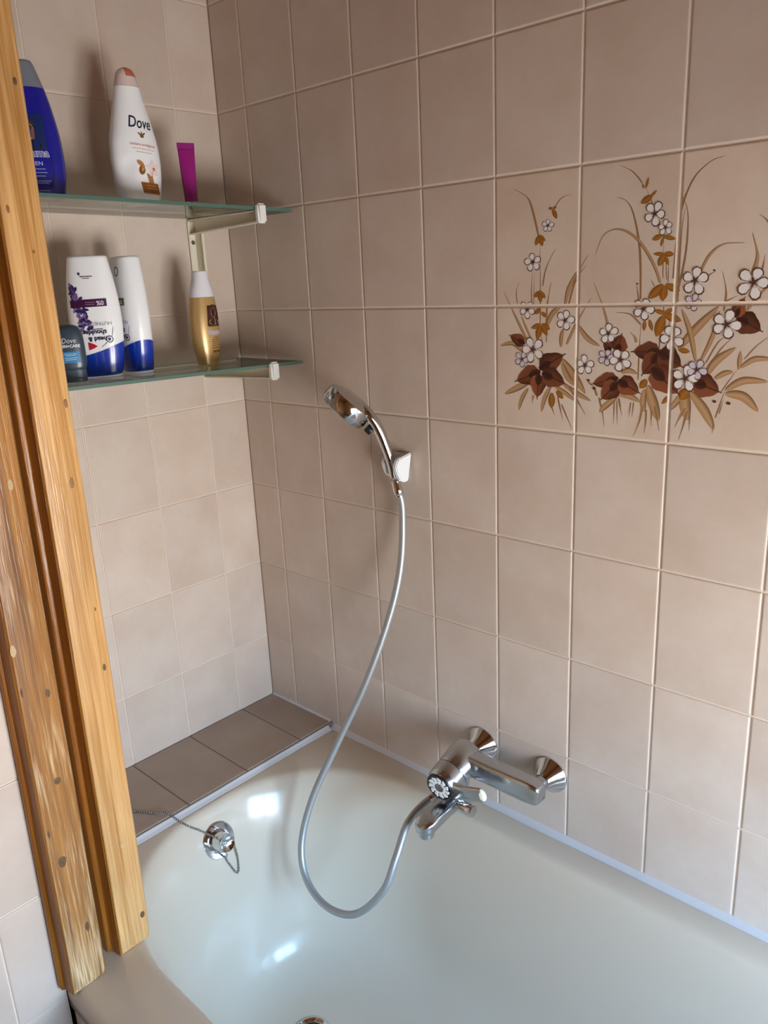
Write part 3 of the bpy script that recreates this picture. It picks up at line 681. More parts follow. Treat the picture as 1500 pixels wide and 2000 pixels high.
class Bottle:
    """profile rows (height, half width, half depth, roundness exponent); the front looks along local -y"""
    def __init__(self, name, label, cat, loc, rz, prof, h0, h1, mat, sub=4, part='body', dent=None, group=None):
        self.e = empty(name, loc, label, cat, rz, group)
        self.prof = smooth_prof(prof, sub) if sub else prof
        self.dent = dent
        self.shell(part, h0, h1, mat)
    def at(self, v):
        return lerp_prof(self.prof, v)
    def shell(self, part, h0, h1, mat, grow=0.0, slant=None, parent=None, angle=40):
        vs = [h0] + [p[0] for p in self.prof if h0 + 1e-5 < p[0] < h1 - 1e-5] + [h1]
        if slant: vs = [h0 + (h1 - h0) * k / 10 for k in range(11)]
        bm = bmesh.new(); rings = []
        for v in vs:
            a, b, n = self.at(v)
            ring = section(a + grow, b + grow, n, v)
            if slant:
                f = (v - h0) / (h1 - h0)
                nr = []
                for (x, y, z) in ring:
                    z2 = z + slant(x / (a + grow)) * f
                    a2, b2, n2 = self.at(z2)
                    s = (a2 + grow) / (a + grow)
                    nr.append((x * s, y * (b2 + grow) / (b + grow), z2))
                ring = nr
            if self.dent:
                ring = [self.dent(p) for p in ring]
            rings.append(ring)
        loft(bm, rings)
        return obj(part, bm, mat, parent or self.e, world=False, angle=angle)
    def surf(self, u, v, off, back=False):
        a, b, n = self.at(v)
        q = min(abs(u) / a, 0.995)
        y = -b * (1 - q ** n) ** (1 / n)
        p = (u, y, v)
        if self.dent: p = self.dent(p)
        return (p[0], p[1] - off, p[2])
    # --- flat print wrapped onto the front
    def begin(self):
        self.bm = bmesh.new(); self.cl = self.bm.loops.layers.float_color.new('Col'); self.k = 0
    def _off(self):
        self.k += 1
        return 0.00035 + self.k * 1.2e-5
    def quadgrid(self, u0, u1, v0, v1, col, nu=10, nv=4, skew=0.0, bow=0.0):
        off = self._off()
        g = [[self.bm.verts.new(self.surf(u0 + (u1 - u0) * i / nu + skew * (j / nv - .5), v0 + (v1 - v0) * j / nv + bow * (u0 + (u1 - u0) * i / nu), off)) for i in range(nu + 1)] for j in range(nv + 1)]
        for j in range(nv):
            for i in range(nu):
                f = self.bm.faces.new((g[j][i], g[j][i + 1], g[j + 1][i + 1], g[j + 1][i]))
                for l in f.loops: l[self.cl] = col
    def blob(self, u, v, ru, rv, col, rot=0.0, n=14, point=1.0):
        off = self._off()
        vs = []
        for k in range(n):
            t = 2 * math.pi * k / n
            x, y = ru * math.cos(t), rv * math.copysign(abs(math.sin(t)) ** point, math.sin(t))
            vs.append(self.bm.verts.new(self.surf(u + x * math.cos(rot) - y * math.sin(rot), v + x * math.sin(rot) + y * math.cos(rot), off)))
        f = self.bm.faces.new(vs)
        for l in f.loops: l[self.cl] = col
    def poly(self, pts, col):
        off = self._off()
        f = self.bm.faces.new([self.bm.verts.new(self.surf(u, v, off)) for u, v in pts])
        for l in f.loops: l[self.cl] = col
    def text(self, s, u, v, size, col, rot=0.0, sx=1.0, shear=0.0, bold=0.0, align='CENTER'):
        off = self._off()
        cu = bpy.data.curves.new('t', 'FONT')
        cu.body = s; cu.size = size; cu.align_x = align; cu.align_y = 'CENTER'; cu.shear = shear; cu.offset = bold; cu.resolution_u = 3
        to = bpy.data.objects.new('t', cu)
        me = bpy.data.meshes.new_from_object(to)
        c, sn = math.cos(rot), math.sin(rot)
        vs = [self.bm.verts.new(self.surf(u + (p.co.x * sx) * c - p.co.y * sn, v + (p.co.x * sx) * sn + p.co.y * c, off + .0002)) for p in me.vertices]
        for p in me.polygons:
            try:
                f = self.bm.faces.new([vs[i] for i in p.vertices])
            except ValueError:
                continue
            for l in f.loops: l[self.cl] = col
        bpy.data.objects.remove(to); bpy.data.curves.remove(cu); bpy.data.meshes.remove(me)
    def end(self, name='label_print', label=None):
        me = bpy.data.meshes.new(name)
        bmesh.ops.recalc_face_normals(self.bm, faces=self.bm.faces)
        self.bm.to_mesh(me); self.bm.free()
        o = link(name, me, M['label'], self.e)
        if label: o['label'] = label
        return o

def D(a): return math.radians(a)
WHITE, NAVY = srgb(240, 240, 240), srgb(24, 28, 74)
M['bottle_white'] = plain('bottle_white', srgb(248, 250, 253), 0.3, coat=0.15)
M['bottle_blue'] = plain('bottle_blue', srgb(26, 30, 148), 0.22, coat=0.3)
M['cap_blue'] = plain('cap_blue', srgb(20, 58, 172), 0.22, coat=0.4)
M['cap_grey'] = plain('cap_grey', srgb(128, 136, 150), 0.35, metal=0.2)
M['terracotta'] = plain('cap_terracotta', srgb(196, 110, 88), 0.3, coat=0.3)
M['cap_blush'] = plain('cap_blush', srgb(226, 206, 200), 0.25, coat=0.3)
M['gold'] = plain('bottle_gold', srgb(196, 160, 104), 0.3, metal=0.3, coat=0.2)
M['slate'] = plain('bottle_slate', srgb(52, 68, 82), 0.35, coat=0.2)
M['slate_cap'] = plain('cap_slate', srgb(70, 92, 112), 0.3, coat=0.2)
M['magenta'] = plain('tube_magenta', srgb(150, 26, 120), 0.35, coat=0.2)
M['pearl'] = plain('cap_pearl', srgb(232, 232, 238), 0.25, coat=0.3)

# tall white shower cream bottle
def dove_dent(p):
    x, y, z = p
    d = .0055 * math.exp(-(((x + .030) / .014) ** 2 + ((z - .066) / .017) ** 2)) + .003 * math.exp(-(((x + .036) / .010) ** 2 + ((z - .093) / .008) ** 2))
    return (x + d * .8, y + d * (1.0 if y < 0 else 0.0), z)
b = Bottle('shampoo_bottle', 'tall dented white bottle with terracotta cap on the upper shelf', 'bottle', (.12, -.283, shelf_z(ZU, -.283)), D(90),
           [(0, .031, .021, 2.4), (.004, .036, .0245, 2.4), (.03, .042, .0275, 2.4), (.07, .0465, .0285, 2.3), (.105, .0445, .0265, 2.3), (.145, .036, .0225, 2.2), (.18, .027, .0185, 2.1), (.196, .0232, .0172, 2.1)],
           0, .196, M['bottle_white'], dent=dove_dent)
e = b.e
b.begin()
b.text('Dove', .003, .136, .0270, srgb(38, 40, 66), rot=D(-4), sx=.76, shear=.18, bold=.0003)
for s in (-1, 1): b.poly([(.003, .1130), (.003 + s * .004, .1165), (.003 + s * .0085, .1200), (.003 + s * .0045, .1205), (.003 + s * .001, .1175)], srgb(122, 92, 48))
b.blob(.003, .1150, .0040, .0032, srgb(122, 92, 48)); b.poly([(.001, .117), (.003, .1235), (.0055, .117)], srgb(140, 108, 60))
b.text('nettare avvolgente', .003, .1005, .0072, srgb(206, 120, 104), rot=D(-4), sx=.92)
for v, w in ((.0930, .023), (.0875, .016)): b.quadgrid(.003 - w, .003 + w, v, v + .0012, srgb(206, 186, 176), bow=-.07)
for q in range(5):
    t = D(72 * q + 20)
    b.blob(.017 + .0075 * math.cos(t), .062 + .0075 * math.sin(t), .0072, .0046, srgb(244, 226, 222), rot=t)
b.blob(.018, .061, .003, .003, srgb(202, 92, 80)); b.blob(.014, .053, .0025, .005, srgb(238, 190, 178))
b.blob(-.008, .070, .0075, .0042, srgb(184, 132, 76), rot=D(-35)); b.blob(-.006, .059, .0062, .0082, srgb(140, 88, 42), rot=D(-15)); b.blob(-.0035, .062, .0025, .006, srgb(206, 150, 92), rot=D(-25))
b.poly([(.002, .054), (.014, .050), (.016, .036), (.006, .037)], srgb(176, 122, 74))
b.quadgrid(-.009, .027, .0205, .0385, srgb(152, 92, 42), skew=-.004, bow=-.06)
for v in (.033, .0285): b.quadgrid(0, .022, v, v + .0012, srgb(206, 148, 98), bow=-.06)
b.quadgrid(-.004, .025, .0195, .0215, srgb(206, 172, 120), bow=-.06)
b.end(label='printed front of the white bottle')
cap = Bottle.__new__(Bottle); cap.e = e; cap.dent = None
cap.prof = smooth_prof([(.1965, .0230, .0170, 2.1), (.208, .0195, .0155, 2.1), (.217, .0165, .014, 2.1), (.224, .0115, .0105, 2.1), (.2275, .004, .004, 2)], 4)
co = cap.shell('cap', .1965, .2275, M['cap_blush'])
cap.dent = lambda p: (max(p[0], -.007), min(p[1], .003), p[2])
c2 = cap.shell('cap_button', .212, .2272, M['terracotta'], grow=.0005, parent=co, slant=None)

# blue shampoo bottle half behind the board
b = Bottle('shampoo_bottle', 'royal blue bottle with grey cap partly hidden by the board', 'bottle', (.12, -.470, shelf_z(ZU, -.470)), D(66),
           [(0, .034, .020, 2.4), (.004, .039, .023, 2.4), (.03, .0445, .026, 2.3), (.06, .0465, .027, 2.3), (.10, .0445, .026, 2.3), (.14, .038, .0235, 2.2), (.168, .0315, .0205, 2.2)],
           0, .168, M['bottle_blue'])
b.begin()
b.poly([(-.020, .020), (.020, .020), (.027, .034), (.027, .064), (-.027, .064), (-.027, .034)], srgb(18, 20, 52))
b.quadgrid(-.024, .022, .074, .128, srgb(22, 40, 96), nu=8, nv=6)
b.blob(-.003, .102, .0085, .0125, srgb(196, 160, 138)); b.blob(-.003, .1125, .0095, .0065, srgb(70, 48, 34)); b.blob(.003, .098, .0028, .009, srgb(120, 88, 70)); b.blob(-.003, .081, .017, .009, srgb(26, 22, 30))
b.text('Schauma', -.004, .0695, .0165, srgb(236, 240, 250), sx=.92, bold=.0007)
b.text('Schauma', -.004, .0695, .0165, srgb(32, 48, 140), sx=.92, bold=.0001)
b.text('MEN', .002, .054, .0085, srgb(196, 204, 224), sx=1.1)
for v, w in ((.0455, .010), (.040, .012), (.035, .009), (.0275, .016), (.0245, .012), (.013, .012)): b.quadgrid(.004 - w, .004 + w, v, v + .0011, srgb(150, 160, 196))
b.end(label='printed front of the blue bottle')
cap = Bottle.__new__(Bottle); cap.e = b.e; cap.dent = None
cap.prof = smooth_prof([(.1682, .0312, .0203, 2.2), (.19, .0245, .0175, 2.3), (.204, .0195, .0155, 2.5), (.208, .0165, .013, 2.5), (.2092, .010, .008, 2.3)], 4)
cap.shell('cap', .1682, .2092, M['cap_grey'])

# two upside-down shampoo bottles with blue caps
HS = [(0, .031, .020, 2.6), (.003, .0345, .0225, 2.6), (.02, .0375, .0245, 2.5), (.05, .0425, .0265, 2.4), (.09, .0455, .027, 2.4), (.13, .0445, .0262, 2.4), (.17, .040, .0245, 2.5), (.20, .035, .0225, 2.7), (.2085, .0335, .0215, 2.8), (.2112, .0305, .0185, 2.8)]
def hs_bottle(label, loc, rz, lavender):
    b = Bottle('shampoo_bottle', label, 'bottle', loc, rz, HS, .0, .2112, M['bottle_white'])
    b.shell('cap', .0002, .046, M['cap_blue'], grow=.0006, slant=lambda q: .012 * q + .004 * q * q)
    c1, c2 = ((srgb(92, 66, 130), srgb(64, 44, 100)) if lavender else (srgb(120, 158, 60), srgb(70, 110, 40)))
    band = srgb(70, 22, 66) if lavender else srgb(82, 108, 34)
    if not lavender:
        b.begin()
        for k in range(24):
            t = k / 24 * 6.283
            b.blob(.010 + .0062 * math.cos(t), .185 + .0075 * math.sin(t), .0013, .0013, srgb(50, 116, 80), n=6)
        b.end('label_emblem', 'green ring emblem')
    b.begin()
    rs = random.Random(5 if lavender else 9)
    if lavender:
        for k in range(80):
            t = rs.random()
            u = -.030 + .020 * (1 - t) * .9 + rs.uniform(-.011, .011) * (.5 + .6 * (1 - t)); v = .083 + .078 * t + rs.uniform(-.003, .003)
            b.blob(u, v, rs.uniform(.0034, .0062), .0024, rs.choice((c1, c2, srgb(128, 104, 168), srgb(52, 36, 88))), rot=rs.uniform(0, 3.1), n=8)
    else:
        b.blob(-.024, .098, .012, .017, srgb(96, 140, 48)); b.blob(-.022, .101, .007, .010, srgb(150, 186, 90))
        for k in range(10): b.blob(-.024 + rs.uniform(-.008, .012), .150 + rs.uniform(-.012, .012), .0028, .0016, rs.choice((c2, srgb(60, 90, 100), srgb(150, 180, 180))), rot=rs.uniform(0, 3), n=8)
    b.quadgrid(-.036, .026, .1245, .1375, band, nu=16, bow=.02)
    b.text('0%', .015, .1312, .0105, srgb(214, 204, 222), rot=D(180), bold=.0003)
    for v in (.1285, .132): b.quadgrid(-.010, .006, v, v + .001, srgb(150, 120, 150) if lavender else srgb(150, 170, 110))
    b.text('NUTRIENTE' if lavender else 'NUTRIENTE', .008, .0955, .0085, srgb(168, 170, 186), rot=D(180), sx=1.0)
    b.quadgrid(-.012, .014, .0855, .0865, NAVY)
    b.text('shoulders', -.003, .0805, .0118, NAVY, rot=D(180), bold=.00025)
    b.text('head &', .003, .0690, .0112, NAVY, rot=D(180), bold=.00025)
    b.blob(.023, .0675, .0062, .0062, NAVY); b.blob(.023, .0675, .0046, .0046, WHITE); b.blob(.0225, .0678, .0026, .003, NAVY)
    b.poly([(.018, .0625), (.008, .0545), (.0085, .0540), (.0186, .0618)], srgb(120, 130, 160)); b.poly([(.0275, .0725), (.031, .089), (.0316, .0888), (.0283, .0722)], srgb(120, 130, 160))
    if lavender:
        b.poly([(-.014, .064), (-.004, .060), (.001, .0565), (-.005, .053), (-.014, .050)], srgb(190, 26, 52))
        b.quadgrid(-.013, .008, .1755, .1768, srgb(110, 70, 110)); b.quadgrid(-.010, .003, .1725, .1735, srgb(110, 110, 130)); b.blob(-.014, .181, .0018, .0026, srgb(40, 50, 90))
    b.end(label='upside-down printed front')
    return b
hs_bottle('white upside-down shampoo bottle with lavender print and blue cap', (.109, -.3975, shelf_z(ZL, -.3975)), D(54), True)
hs_bottle('white upside-down bottle turned sideways with green apple print', (.0993, -.3189, shelf_z(ZL, -.3189)), D(-6), False)

# gold shampoo bottle
b = Bottle('shampoo_bottle', 'gold bottle with white cap in front of the shelf bracket', 'bottle', (.1072, -.164, shelf_z(ZL, -.164)), D(88),
           [(0, .019, .015, 2.3), (.003, .0215, .0175, 2.3), (.03, .0265, .0200, 2.3), (.065, .0305, .0215, 2.2), (.10, .030, .0212, 2.2), (.134, .0258, .0195, 2.2)], 0, .134, M['gold'])
b.begin()
b.quadgrid(-.005, .025, .078, .118, srgb(64, 34, 26), nu=8, nv=6, skew=.003)
b.blob(.010, .104, .0062, .0105, srgb(206, 168, 142)); b.blob(.010, .114, .008, .0055, srgb(82, 44, 30)); b.blob(.003, .098, .0035, .013, srgb(92, 48, 30)); b.blob(.017, .098, .0035, .013, srgb(58, 40, 70)); b.blob(.010, .086, .012, .006, srgb(226, 200, 150))
b.quadgrid(-.004, .026, .0765, .0785, srgb(120, 80, 26))
b.text('Schauma', .010, .0655, .0115, srgb(240, 240, 246), sx=.82, bold=.0006)
b.text('Schauma', .010, .0655, .0115, srgb(40, 60, 150), sx=.82)
for v, w in ((.055, .006), (.051, .010), (.047, .011), (.043, .009), (.039, .011), (.0345, .010)): b.quadgrid(.010 - w, .010 + w, v, v + .0013, srgb(112, 76, 40))
b.quadgrid(.001, .021, .0255, .030, srgb(128, 84, 30))
b.end(label='printed front of the gold bottle')
cap = Bottle.__new__(Bottle); cap.e = b.e; cap.dent = None
cap.prof = smooth_prof([(.1343, .0256, .0193, 2.2), (.150, .0222, .0178, 2.2), (.170, .0165, .015, 2.3), (.1825, .0145, .0135, 2.4), (.1845, .0125, .0115, 2.4)], 4)
cap.shell('cap', .1343, .1845, M['pearl'])

# small slate bottle standing on its cap behind the board
b = Bottle('shower_gel_bottle', 'small slate grey bottle with blue label next to the board', 'bottle', (.1485, -.4735, shelf_z(ZL, -.4735)), D(62),
           [(.0215, .0215, .0140, 2.6), (.03, .0245, .0155, 2.6), (.06, .0250, .0158, 2.6), (.082, .0232, .0148, 2.6), (.092, .0185, .012, 2.5), (.0965, .010, .007, 2.3)], .0215, .0965, M['slate'])
cap = Bottle.__new__(Bottle); cap.e = b.e; cap.dent = None
cap.prof = smooth_prof([(0, .0205, .0135, 2.6), (.003, .0222, .0145, 2.6), (.0212, .0218, .0142, 2.6)], 4)
cap.shell('cap', 0, .0212, M['slate_cap'])
b.begin()
b.text('Dove', .000, .0705, .0125, srgb(214, 220, 226), sx=.85, shear=.15)
b.text('MEN+CARE', .000, .0615, .0068, srgb(226, 230, 234), bold=.00025)
b.quadgrid(-.017, .015, .0335, .0525, srgb(58, 130, 184), nu=12)
for v, w in ((.048, .010), (.0455, .008), (.0415, .010), (.0385, .009)): b.quadgrid(-w, w, v, v + .0010, srgb(186, 214, 232))
b.end(label='blue printed label')

# purple cosmetic tube standing on its cap
b = Bottle('cosmetic_tube', 'slim magenta tube with crimped top standing on its silver cap', 'tube', (.12, -.1726, shelf_z(ZU, -.1726)), D(72),
           [(.0145, .0122, .0122, 2), (.04, .0132, .0108, 2), (.08, .0150, .0062, 2), (.104, .0162, .0022, 2.2), (.108, .0166, .0010, 2.4), (.118, .0168, .0009, 2.4)], .0145, .118, M['magenta'])
bm = bmesh.new(); lathe(bm, (0, 0, 0), (0, 0, 1), [(0, .0112), (.0012, .0120), (.0135, .0123), (.0143, .0118)], 32); obj('cap', bm, M['chrome_dull'], b.e, world=False)
bm = bmesh.new()
for k in range(3): box(bm, -.0166, .0166, -.0013, .0013, .1090 + k * .0032, .1104 + k * .0032)
obj('crimp', bm, M['magenta'], b.e, world=False, smooth=False)

# ------------------------------------------------------------------ hand shower, holder, hose
hold = empty('shower_holder', (.481, -.02, -.33), 'white wall holder gripping the chrome hand shower', 'holder')
bm = bmesh.new(); box(bm, .462, .499, -.008, -.0002, -.322, -.272, .003, 3); obj('wall_plate', bm, M['white_plastic'], hold, angle=50)
def prong(x0, x1, xo):
    """one cheek of the fork, deeper at the top than at the foot"""
    bm = bmesh.new()
    prof = [(-.0004, -.2695), (-.040, -.2755), (-.0475, -.288), (-.044, -.301), (-.036, -.316), (-.027, -.3235), (-.013, -.3235)]
    rings = [[(x, y * (1 - xo), z + (.29 + z) * -xo * .6) for y, z in prof] for x in (x0, x1)]
    loft(bm, rings)
    bmesh.ops.bevel(bm, geom=bm.edges[:], offset=.002, segments=2, affect='EDGES', clamp_overlap=True)
    obj('cheek', bm, M['chrome_white'], hold, angle=50)
M['chrome_white'] = plain('holder_plastic', srgb(232, 236, 240), 0.2, metal=0.0, coat=0.4)
prong(.4565, .4655, .25); prong(.4965, .507, 0)

n_ = Vector((-.505, -.49, -.735)).normalized()
C_ = Vector((.4169, -.080, -.1757))
t_ = Vector((.654, .343, -.674)); t_ = (t_ - n_ * t_.dot(n_)).normalized()
hs = empty('hand_shower', (.4804, -.026, -.3156), 'chrome hand shower hanging in the white holder', 'shower head')
bm = bmesh.new()
lathe(bm, C_ - n_ * .016, n_, [(-.0125, .006), (-.0115, .018), (-.0085, .030), (-.004, .0405), (-.001, .0450), (.0005, .0478), (.002, .0486), (.021, .0496), (.0235, .0488)], 56)
head = obj('head', bm, M['chrome'], hs, angle=28)
bm = bmesh.new(); lathe(bm, C_ - n_ * .016, n_, [(.023, .0484), (.031, .0460), (.0325, .043), (.0315, .0405)], 56)
obj('spray_ring', bm, M['chrome_dull'], head, world=False) if False else obj('spray_ring', bm, M['chrome_dull'], hs, angle=28)
bm = bmesh.new(); lathe(bm, C_ - n_ * .016, n_, [(.028, .0404), (.0322, .0400), (.0328, .001)], 56)
face = obj('spray_face', bm, M['white_plastic'], hs)
bm = bmesh.new()
_, fa, fb = frame(n_)
for ring, cnt in ((.012, 8), (.022, 14), (.032, 20)):
    for k in range(cnt):
        a = 2 * math.pi * k / cnt
        lathe(bm, C_ + n_ * .0166 + (fa * math.cos(a) + fb * math.sin(a)) * ring, n_, [(0, .0017), (.0018, .0012)], 6)
tag(obj('nozzles', bm, M['black'], hs, smooth=False), kind='stuff')
hp = [(.4804, -.026, -.3156), (.4784, -.032, -.2821), (.4726, -.042, -.2439), (.4663, -.053, -.212), (.4571, -.064, -.1887)]
hp += [tuple(C_ - n_ * .020 + t_ * .020), tuple(C_ - n_ * .021 + t_ * .002)]
pts = smooth_path(hp, 8)
N = len(pts)
rads = []
for i in range(N):
    t = i / (N - 1)
    rads.append(.0088 + .0042 * min(1, t * 2.0) if t < .7 else .0130 - .004 * (t - .7) / .3)
bm = bmesh.new(); tube(bm, pts, rads, 24, flat=(n_, .82)); obj('handle', bm, M['chrome'], hs, angle=60)
bm = bmesh.new()
kb = C_ + t_ * .054 + n_ * .004
lathe(bm, kb, t_, [(0, .007), (.002, .0085), (.012, .0085), (.0135, .0075)], 20)
obj('spray_lever', bm, M['black'], hs)
d0 = (Vector(hp[0]) - Vector(hp[1])).normalized()

hose_pts = [(.4818, -.0235, -.3240), (0.4870, -0.021, -0.343), (0.4938, -0.02, -0.3861), (0.5022, -0.04, -0.4851), (0.4948, -0.07, -0.5858), (0.4682, -0.12, -0.7202), (0.425, -0.17, -0.8533), (0.3951, -0.225, -0.9706), (0.3968, -0.265, -1.058), (0.4299, -0.285, -1.1152), (0.4933, -0.29, -1.1402), (0.5637, -0.28, -1.1211), (0.6186, -0.258, -1.0522), (0.6280, -0.228, -0.9921), (0.6185, -0.180, -0.9476), (0.625, -0.13, -0.9251), (.640, -.098, -.9165)]
hz = empty('shower_hose', (.4818, -.0235, -1.27), 'grey metal shower hose looping from holder into the tub', 'hose')
sp = smooth_path(hose_pts, 14)
bm = bmesh.new(); tube(bm, sp[16:], .0072, 18); obj('tube', bm, M['hose'], hz, angle=60)
p0, p1 = Vector(hose_pts[0]), Vector(hose_pts[1])
dd = (Vector((.4905, -.0202, -.362)) - p0).normalized()
bm = bmesh.new(); lathe(bm, p0 - dd * .002, dd, [(0, .0075), (.001, .0088), (.016, .0092), (.018, .0098), (.026, .0098), (.030, .0080), (.034, .0074)], 20); obj('upper_nut', bm, M['chrome'], hz, angle=40)
q0, q1 = Vector(hose_pts[-1]), Vector(hose_pts[-2])
dd = (q1 - q0).normalized()
bm = bmesh.new(); lathe(bm, q0, dd, [(0, .0105), (.001, .0115), (.014, .0115), (.018, .0095), (.030, .0082)], 8); obj('lower_nut', bm, M['chrome'], hz, angle=20)

# ------------------------------------------------------------------ bath mixer tap
tap = empty('bath_mixer_tap', (.742, -.0005, -.847), 'chrome wall-mounted bath mixer tap with round black cap', 'tap')
FL, FR = Vector((.6660, 0, -.845)), Vector((.8203, 0, -.8485))
for f in (FL, FR):
    bm = bmesh.new(); lathe(bm, f + Vector((0, -.0004, 0)), (0, -1, 0), [(0, .0350), (.003, .0352), (.0055, .0338), (.018, .0230), (.029, .0170), (.031, .0150)], 40)
    fl = obj('flange', bm, M['chrome'], tap, angle=30)
    bm = bmesh.new(); lathe(bm, f + Vector((0, -.030, 0)), (0, -1, 0), [(0, .0135), (.012, .0135), (.013, .0155), (.028, .0155)], 28)
    obj('union', bm, M['chrome_dull'], fl, world=False) if False else obj('union', bm, M['chrome_dull'], tap, angle=30)
bm = bmesh.new()                # cross bar from the body to the right inlet
rings = []
for x in [.660, .70, .74, .78, .815, .8325, .838, .841]:
    h, d = .0225, .0185
    if x > .83: h, d = h * (.93 if x < .835 else .8 if x < .84 else .62), d * (.95 if x < .835 else .85 if x < .84 else .7)
    rings.append([(x, -.063 + d * math.copysign(abs(math.cos(a)) ** .38, math.cos(a)), -.848 + h * math.copysign(abs(math.sin(a)) ** .5, math.sin(a))) for a in [2 * math.pi * k / 28 for k in range(28)]])
loft(bm, rings); obj('crossbar', bm, M['chrome_dull'], tap, angle=45)
ax = Vector((0, -.955, -.297)).normalized()
B0 = Vector((.6640, -.045, -.843))
bm = bmesh.new(); lathe(bm, B0, ax, [(-.012, .020), (-.006, .029), (.004, .0335), (.020, .0345), (.052, .0335), (.056, .0325)], 44); obj('body', bm, M['chrome_dull'], tap, angle=30)
bm = bmesh.new(); lathe(bm, B0, ax, [(.0562, .0315), (.058, .0330), (.078, .0326), (.088, .0318), (.0915, .0300)], 44); obj('handle_dome', bm, M['chrome_dull'], tap, angle=30)
CP = B0 + ax * .0912
cn = Vector((.10, -.985, -.14)).normalized()
CAP = B0 + ax * .088 + Vector((0, -.002, 0))
bm = bmesh.new(); lathe(bm, CAP, cn, [(0, .0285), (.006, .0282), (.0085, .0268), (.0088, .001)], 40); capd = obj('cap', bm, M['black'], tap, angle=30)
_, ca, cb = frame(cn)
bm = bmesh.new()
for k in range(11):
    a = 2 * math.pi * k / 11
    for rr, sz in ((.0125, .0040), (.0180, .0046), (.0212, .0026)):
        c = CAP + cn * .0088 + (ca * math.cos(a + (.16 if rr == .0212 else 0)) + cb * math.sin(a + (.16 if rr == .0212 else 0))) * rr
        lathe(bm, c, cn, [(0, sz), (.0006, sz * .8), (.0008, sz * .3)], 8)
obj('cap_emblem', bm, M['white_plastic'], tap, smooth=False)
bm = bmesh.new(); lathe(bm, CAP + cn * .0086, cn, [(0, .0088), (.001, .0085), (.0012, .001)], 20); obj('cap_centre', bm, M['chain'], tap)
# lever to the right
l0 = CAP + Vector((.014, .006, -.004)); l1 = CAP + Vector((.088, .010, .012))
bm = bmesh.new()
rings = []
ld = (l1 - l0).normalized(); lw = cn.cross(ld).normalized()
for k in range(9):
    t = k / 8
    c = l0.lerp(l1, t) + cn * (.004 * math.sin(math.pi * t))
    w = .0200 - .0050 * t; h = .0060 - .001 * t
    rings.append([c + lw * (w * math.copysign(abs(math.cos(a)) ** .6, math.cos(a))) + cn * (h * math.sin(a)) for a in [2 * math.pi * q / 20 for q in range(20)]])
loft(bm, rings); lever = obj('lever', bm, M['chrome_dull'], tap, angle=50)
bm = bmesh.new()
rings = []
for k in range(7):
    t = k / 6
    c = l1 + ld * (.011 * t) - ld * .003
    s = math.sqrt(max(0, 1 - t * t)) * .98 + .02
    rings.append([c + lw * (.0138 * s * math.cos(a)) + cn * (.0062 * s * math.sin(a)) for a in [2 * math.pi * q / 20 for q in range(20)]])
loft(bm, rings); obj('lever_tip', bm, M['ivory'], tap, angle=50)
# neck, spout, aerator, diverter, hose outlet
bm = bmesh.new(); lathe(bm, (.664, -.083, -.868), (0, 0, -1), [(0, .026), (.018, .0245), (.034, .021), (.060, .0185), (.064, .014)], 32); obj('neck', bm, M['chrome_dull'], tap, angle=30)
bm = bmesh.new(); rings = []
for y, zc, w, h in ((-.076, -.922, .017, .013), (-.090, -.922, .0175, .0135), (-.13, -.921, .0190, .0135), (-.165, -.923, .0208, .0135), (-.184, -.926, .0208, .0132), (-.194, -.928, .0160, .011), (-.199, -.929, .0100, .0085), (-.2005, -.929, .004, .004)):
    rings.append([(.6655 + w * math.copysign(abs(math.cos(a)) ** .55, math.cos(a)), y, zc + h * math.copysign(abs(math.sin(a)) ** .4, math.sin(a))) for a in [2 * math.pi * q / 28 for q in range(28)]])
loft(bm, rings); obj('spout', bm, M['chrome_dull'], tap, angle=50)
bm = bmesh.new(); lathe(bm, (.6655, -.1805, -.934), (0, 0, -1), [(0, .0165), (.010, .0162), (.011, .0148), (.016, .0145), (.017, .012)], 28); obj('aerator', bm, M['chrome_dull'], tap, angle=30)
bm = bmesh.new(); lathe(bm, (.680, -.105, -.918), (1, 0, 0), [(0, .0085), (.010, .0085), (.011, .0118), (.036, .0122), (.0385, .0112), (.039, .001)], 28); obj('diverter_knob', bm, M['chrome'], tap, angle=30)
bm = bmesh.new(); lathe(bm, (.652, -.092, -.914), (-1, -.25, -.05), [(0, .0105), (.010, .0105), (.0125, .0090)], 20); obj('hose_outlet', bm, M['chrome_dull'], tap, angle=30)

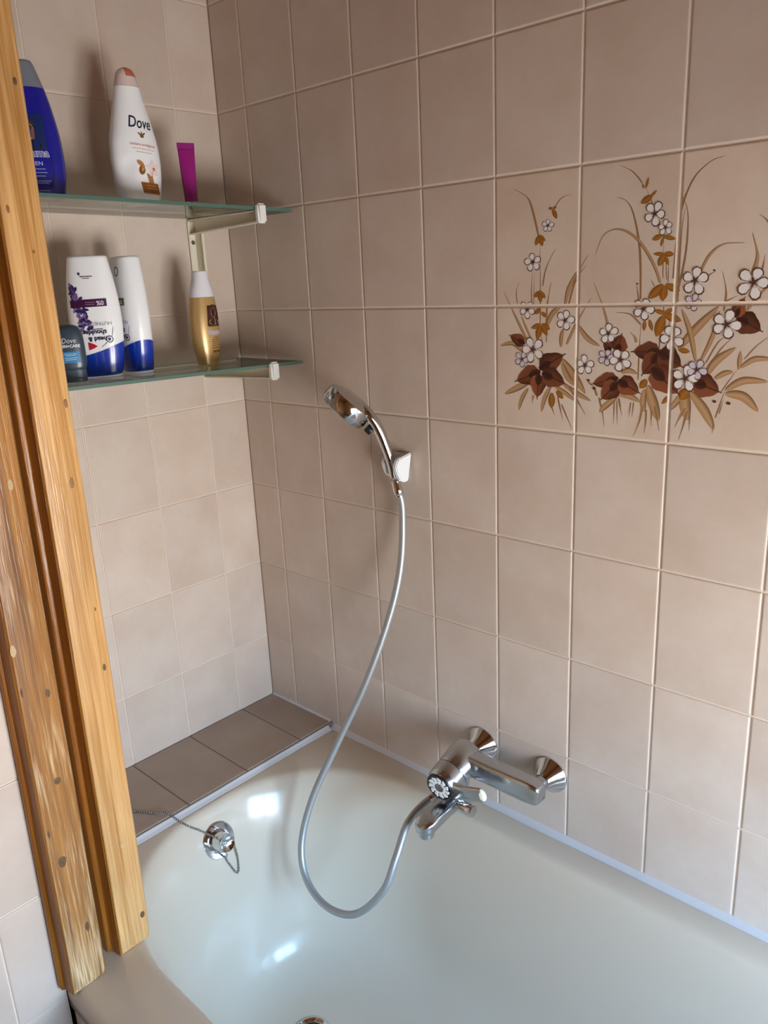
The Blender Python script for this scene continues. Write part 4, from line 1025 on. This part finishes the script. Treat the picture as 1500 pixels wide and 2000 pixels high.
# ------------------------------------------------------------------ overflow, plug and chain
def wallx(z):                   # inside face of the foot end, near the middle
    prof = [(RIM - .014, .0115), (RIM - .03, .018), (RIM - .066, .031), (RIM - .13, .05), (RIM - .21, .07)]
    for (z0, a0), (z1, a1) in zip(prof[:-1], prof[1:]):
        if z >= z1: return IX0 + a0 + (a1 - a0) * (z - z0) / (z1 - z0)
    return IX0 + .08
oc = Vector((wallx(-1.040), -.380, -1.040))
on_ = Vector((.957, 0, .29)).normalized()
ov = empty('overflow_plug', tuple(oc), 'chrome overflow rosette with bath plug on a chain', 'bath plug')
bm = bmesh.new(); lathe(bm, oc - on_ * .001, on_, [(0, .0372), (.0025, .0375), (.0045, .0355), (.0035, .030), (.0030, .024)], 44); obj('rosette', bm, M['chrome'], ov, angle=30)
bm = bmesh.new(); lathe(bm, oc, on_, [(.0022, .0245), (.010, .0225), (.024, .0195), (.031, .0188), (.0325, .0180), (.0300, .0150), (.0265, .006), (.0265, .0035), (.0285, .0030), (.0290, .0005)], 44); obj('plug_knob', bm, M['chrome'], ov, angle=30)
def beads(name, pts, step, r, parent):
    bm = bmesh.new()
    acc = 0.0
    for a, b in zip(pts[:-1], pts[1:]):
        L = (b - a).length
        while acc < L:
            p = a.lerp(b, acc / L)
            bmesh.ops.create_icosphere(bm, subdivisions=1, radius=r, matrix=Matrix.Translation(p))
            acc += step
        acc -= L
    tube(bm, pts, r * .45, 5)
    return tag(obj(name, bm, M['chain'], parent, angle=80), kind='stuff')
cz_ = LZ + .0022
ch = smooth_path([(.06, -.548, cz_), (.11, -.514, cz_), (.1554, -.4896, cz_), (.1887, -.4688, cz_), (.214, -.456, cz_ + .006), (.238, -.4435, RIM + .004), (.2555, -.432, RIM - .008), (wallx(-1.0) + .006, -.413, -1.0), (oc.x + .014, oc.y - .012, oc.z + .0225), (oc.x + .021, oc.y + .006, oc.z + .0215), (oc.x + .022, oc.y + .021, oc.z + .008), (oc.x + .016, oc.y + .0255, oc.z - .012), (wallx(-1.085) + .006, oc.y + .0285, -1.088), (wallx(-1.113) + .005, oc.y + .024, -1.112), (wallx(-1.118) + .005, oc.y + .017, -1.1165), (wallx(-1.10) + .005, oc.y + .010, -1.100), (wallx(-1.075) + .005, oc.y + .0035, -1.080), (oc.x + .024, oc.y + .001, oc.z - .022)], 8)
beads('chain', ch, .0052, .0024, ov)

# ------------------------------------------------------------------ everything stands on the floor at z = 0
for o in list(COL.objects):
    if o.parent is None and o.type in {'MESH', 'EMPTY'}:
        o.location.z += ZO
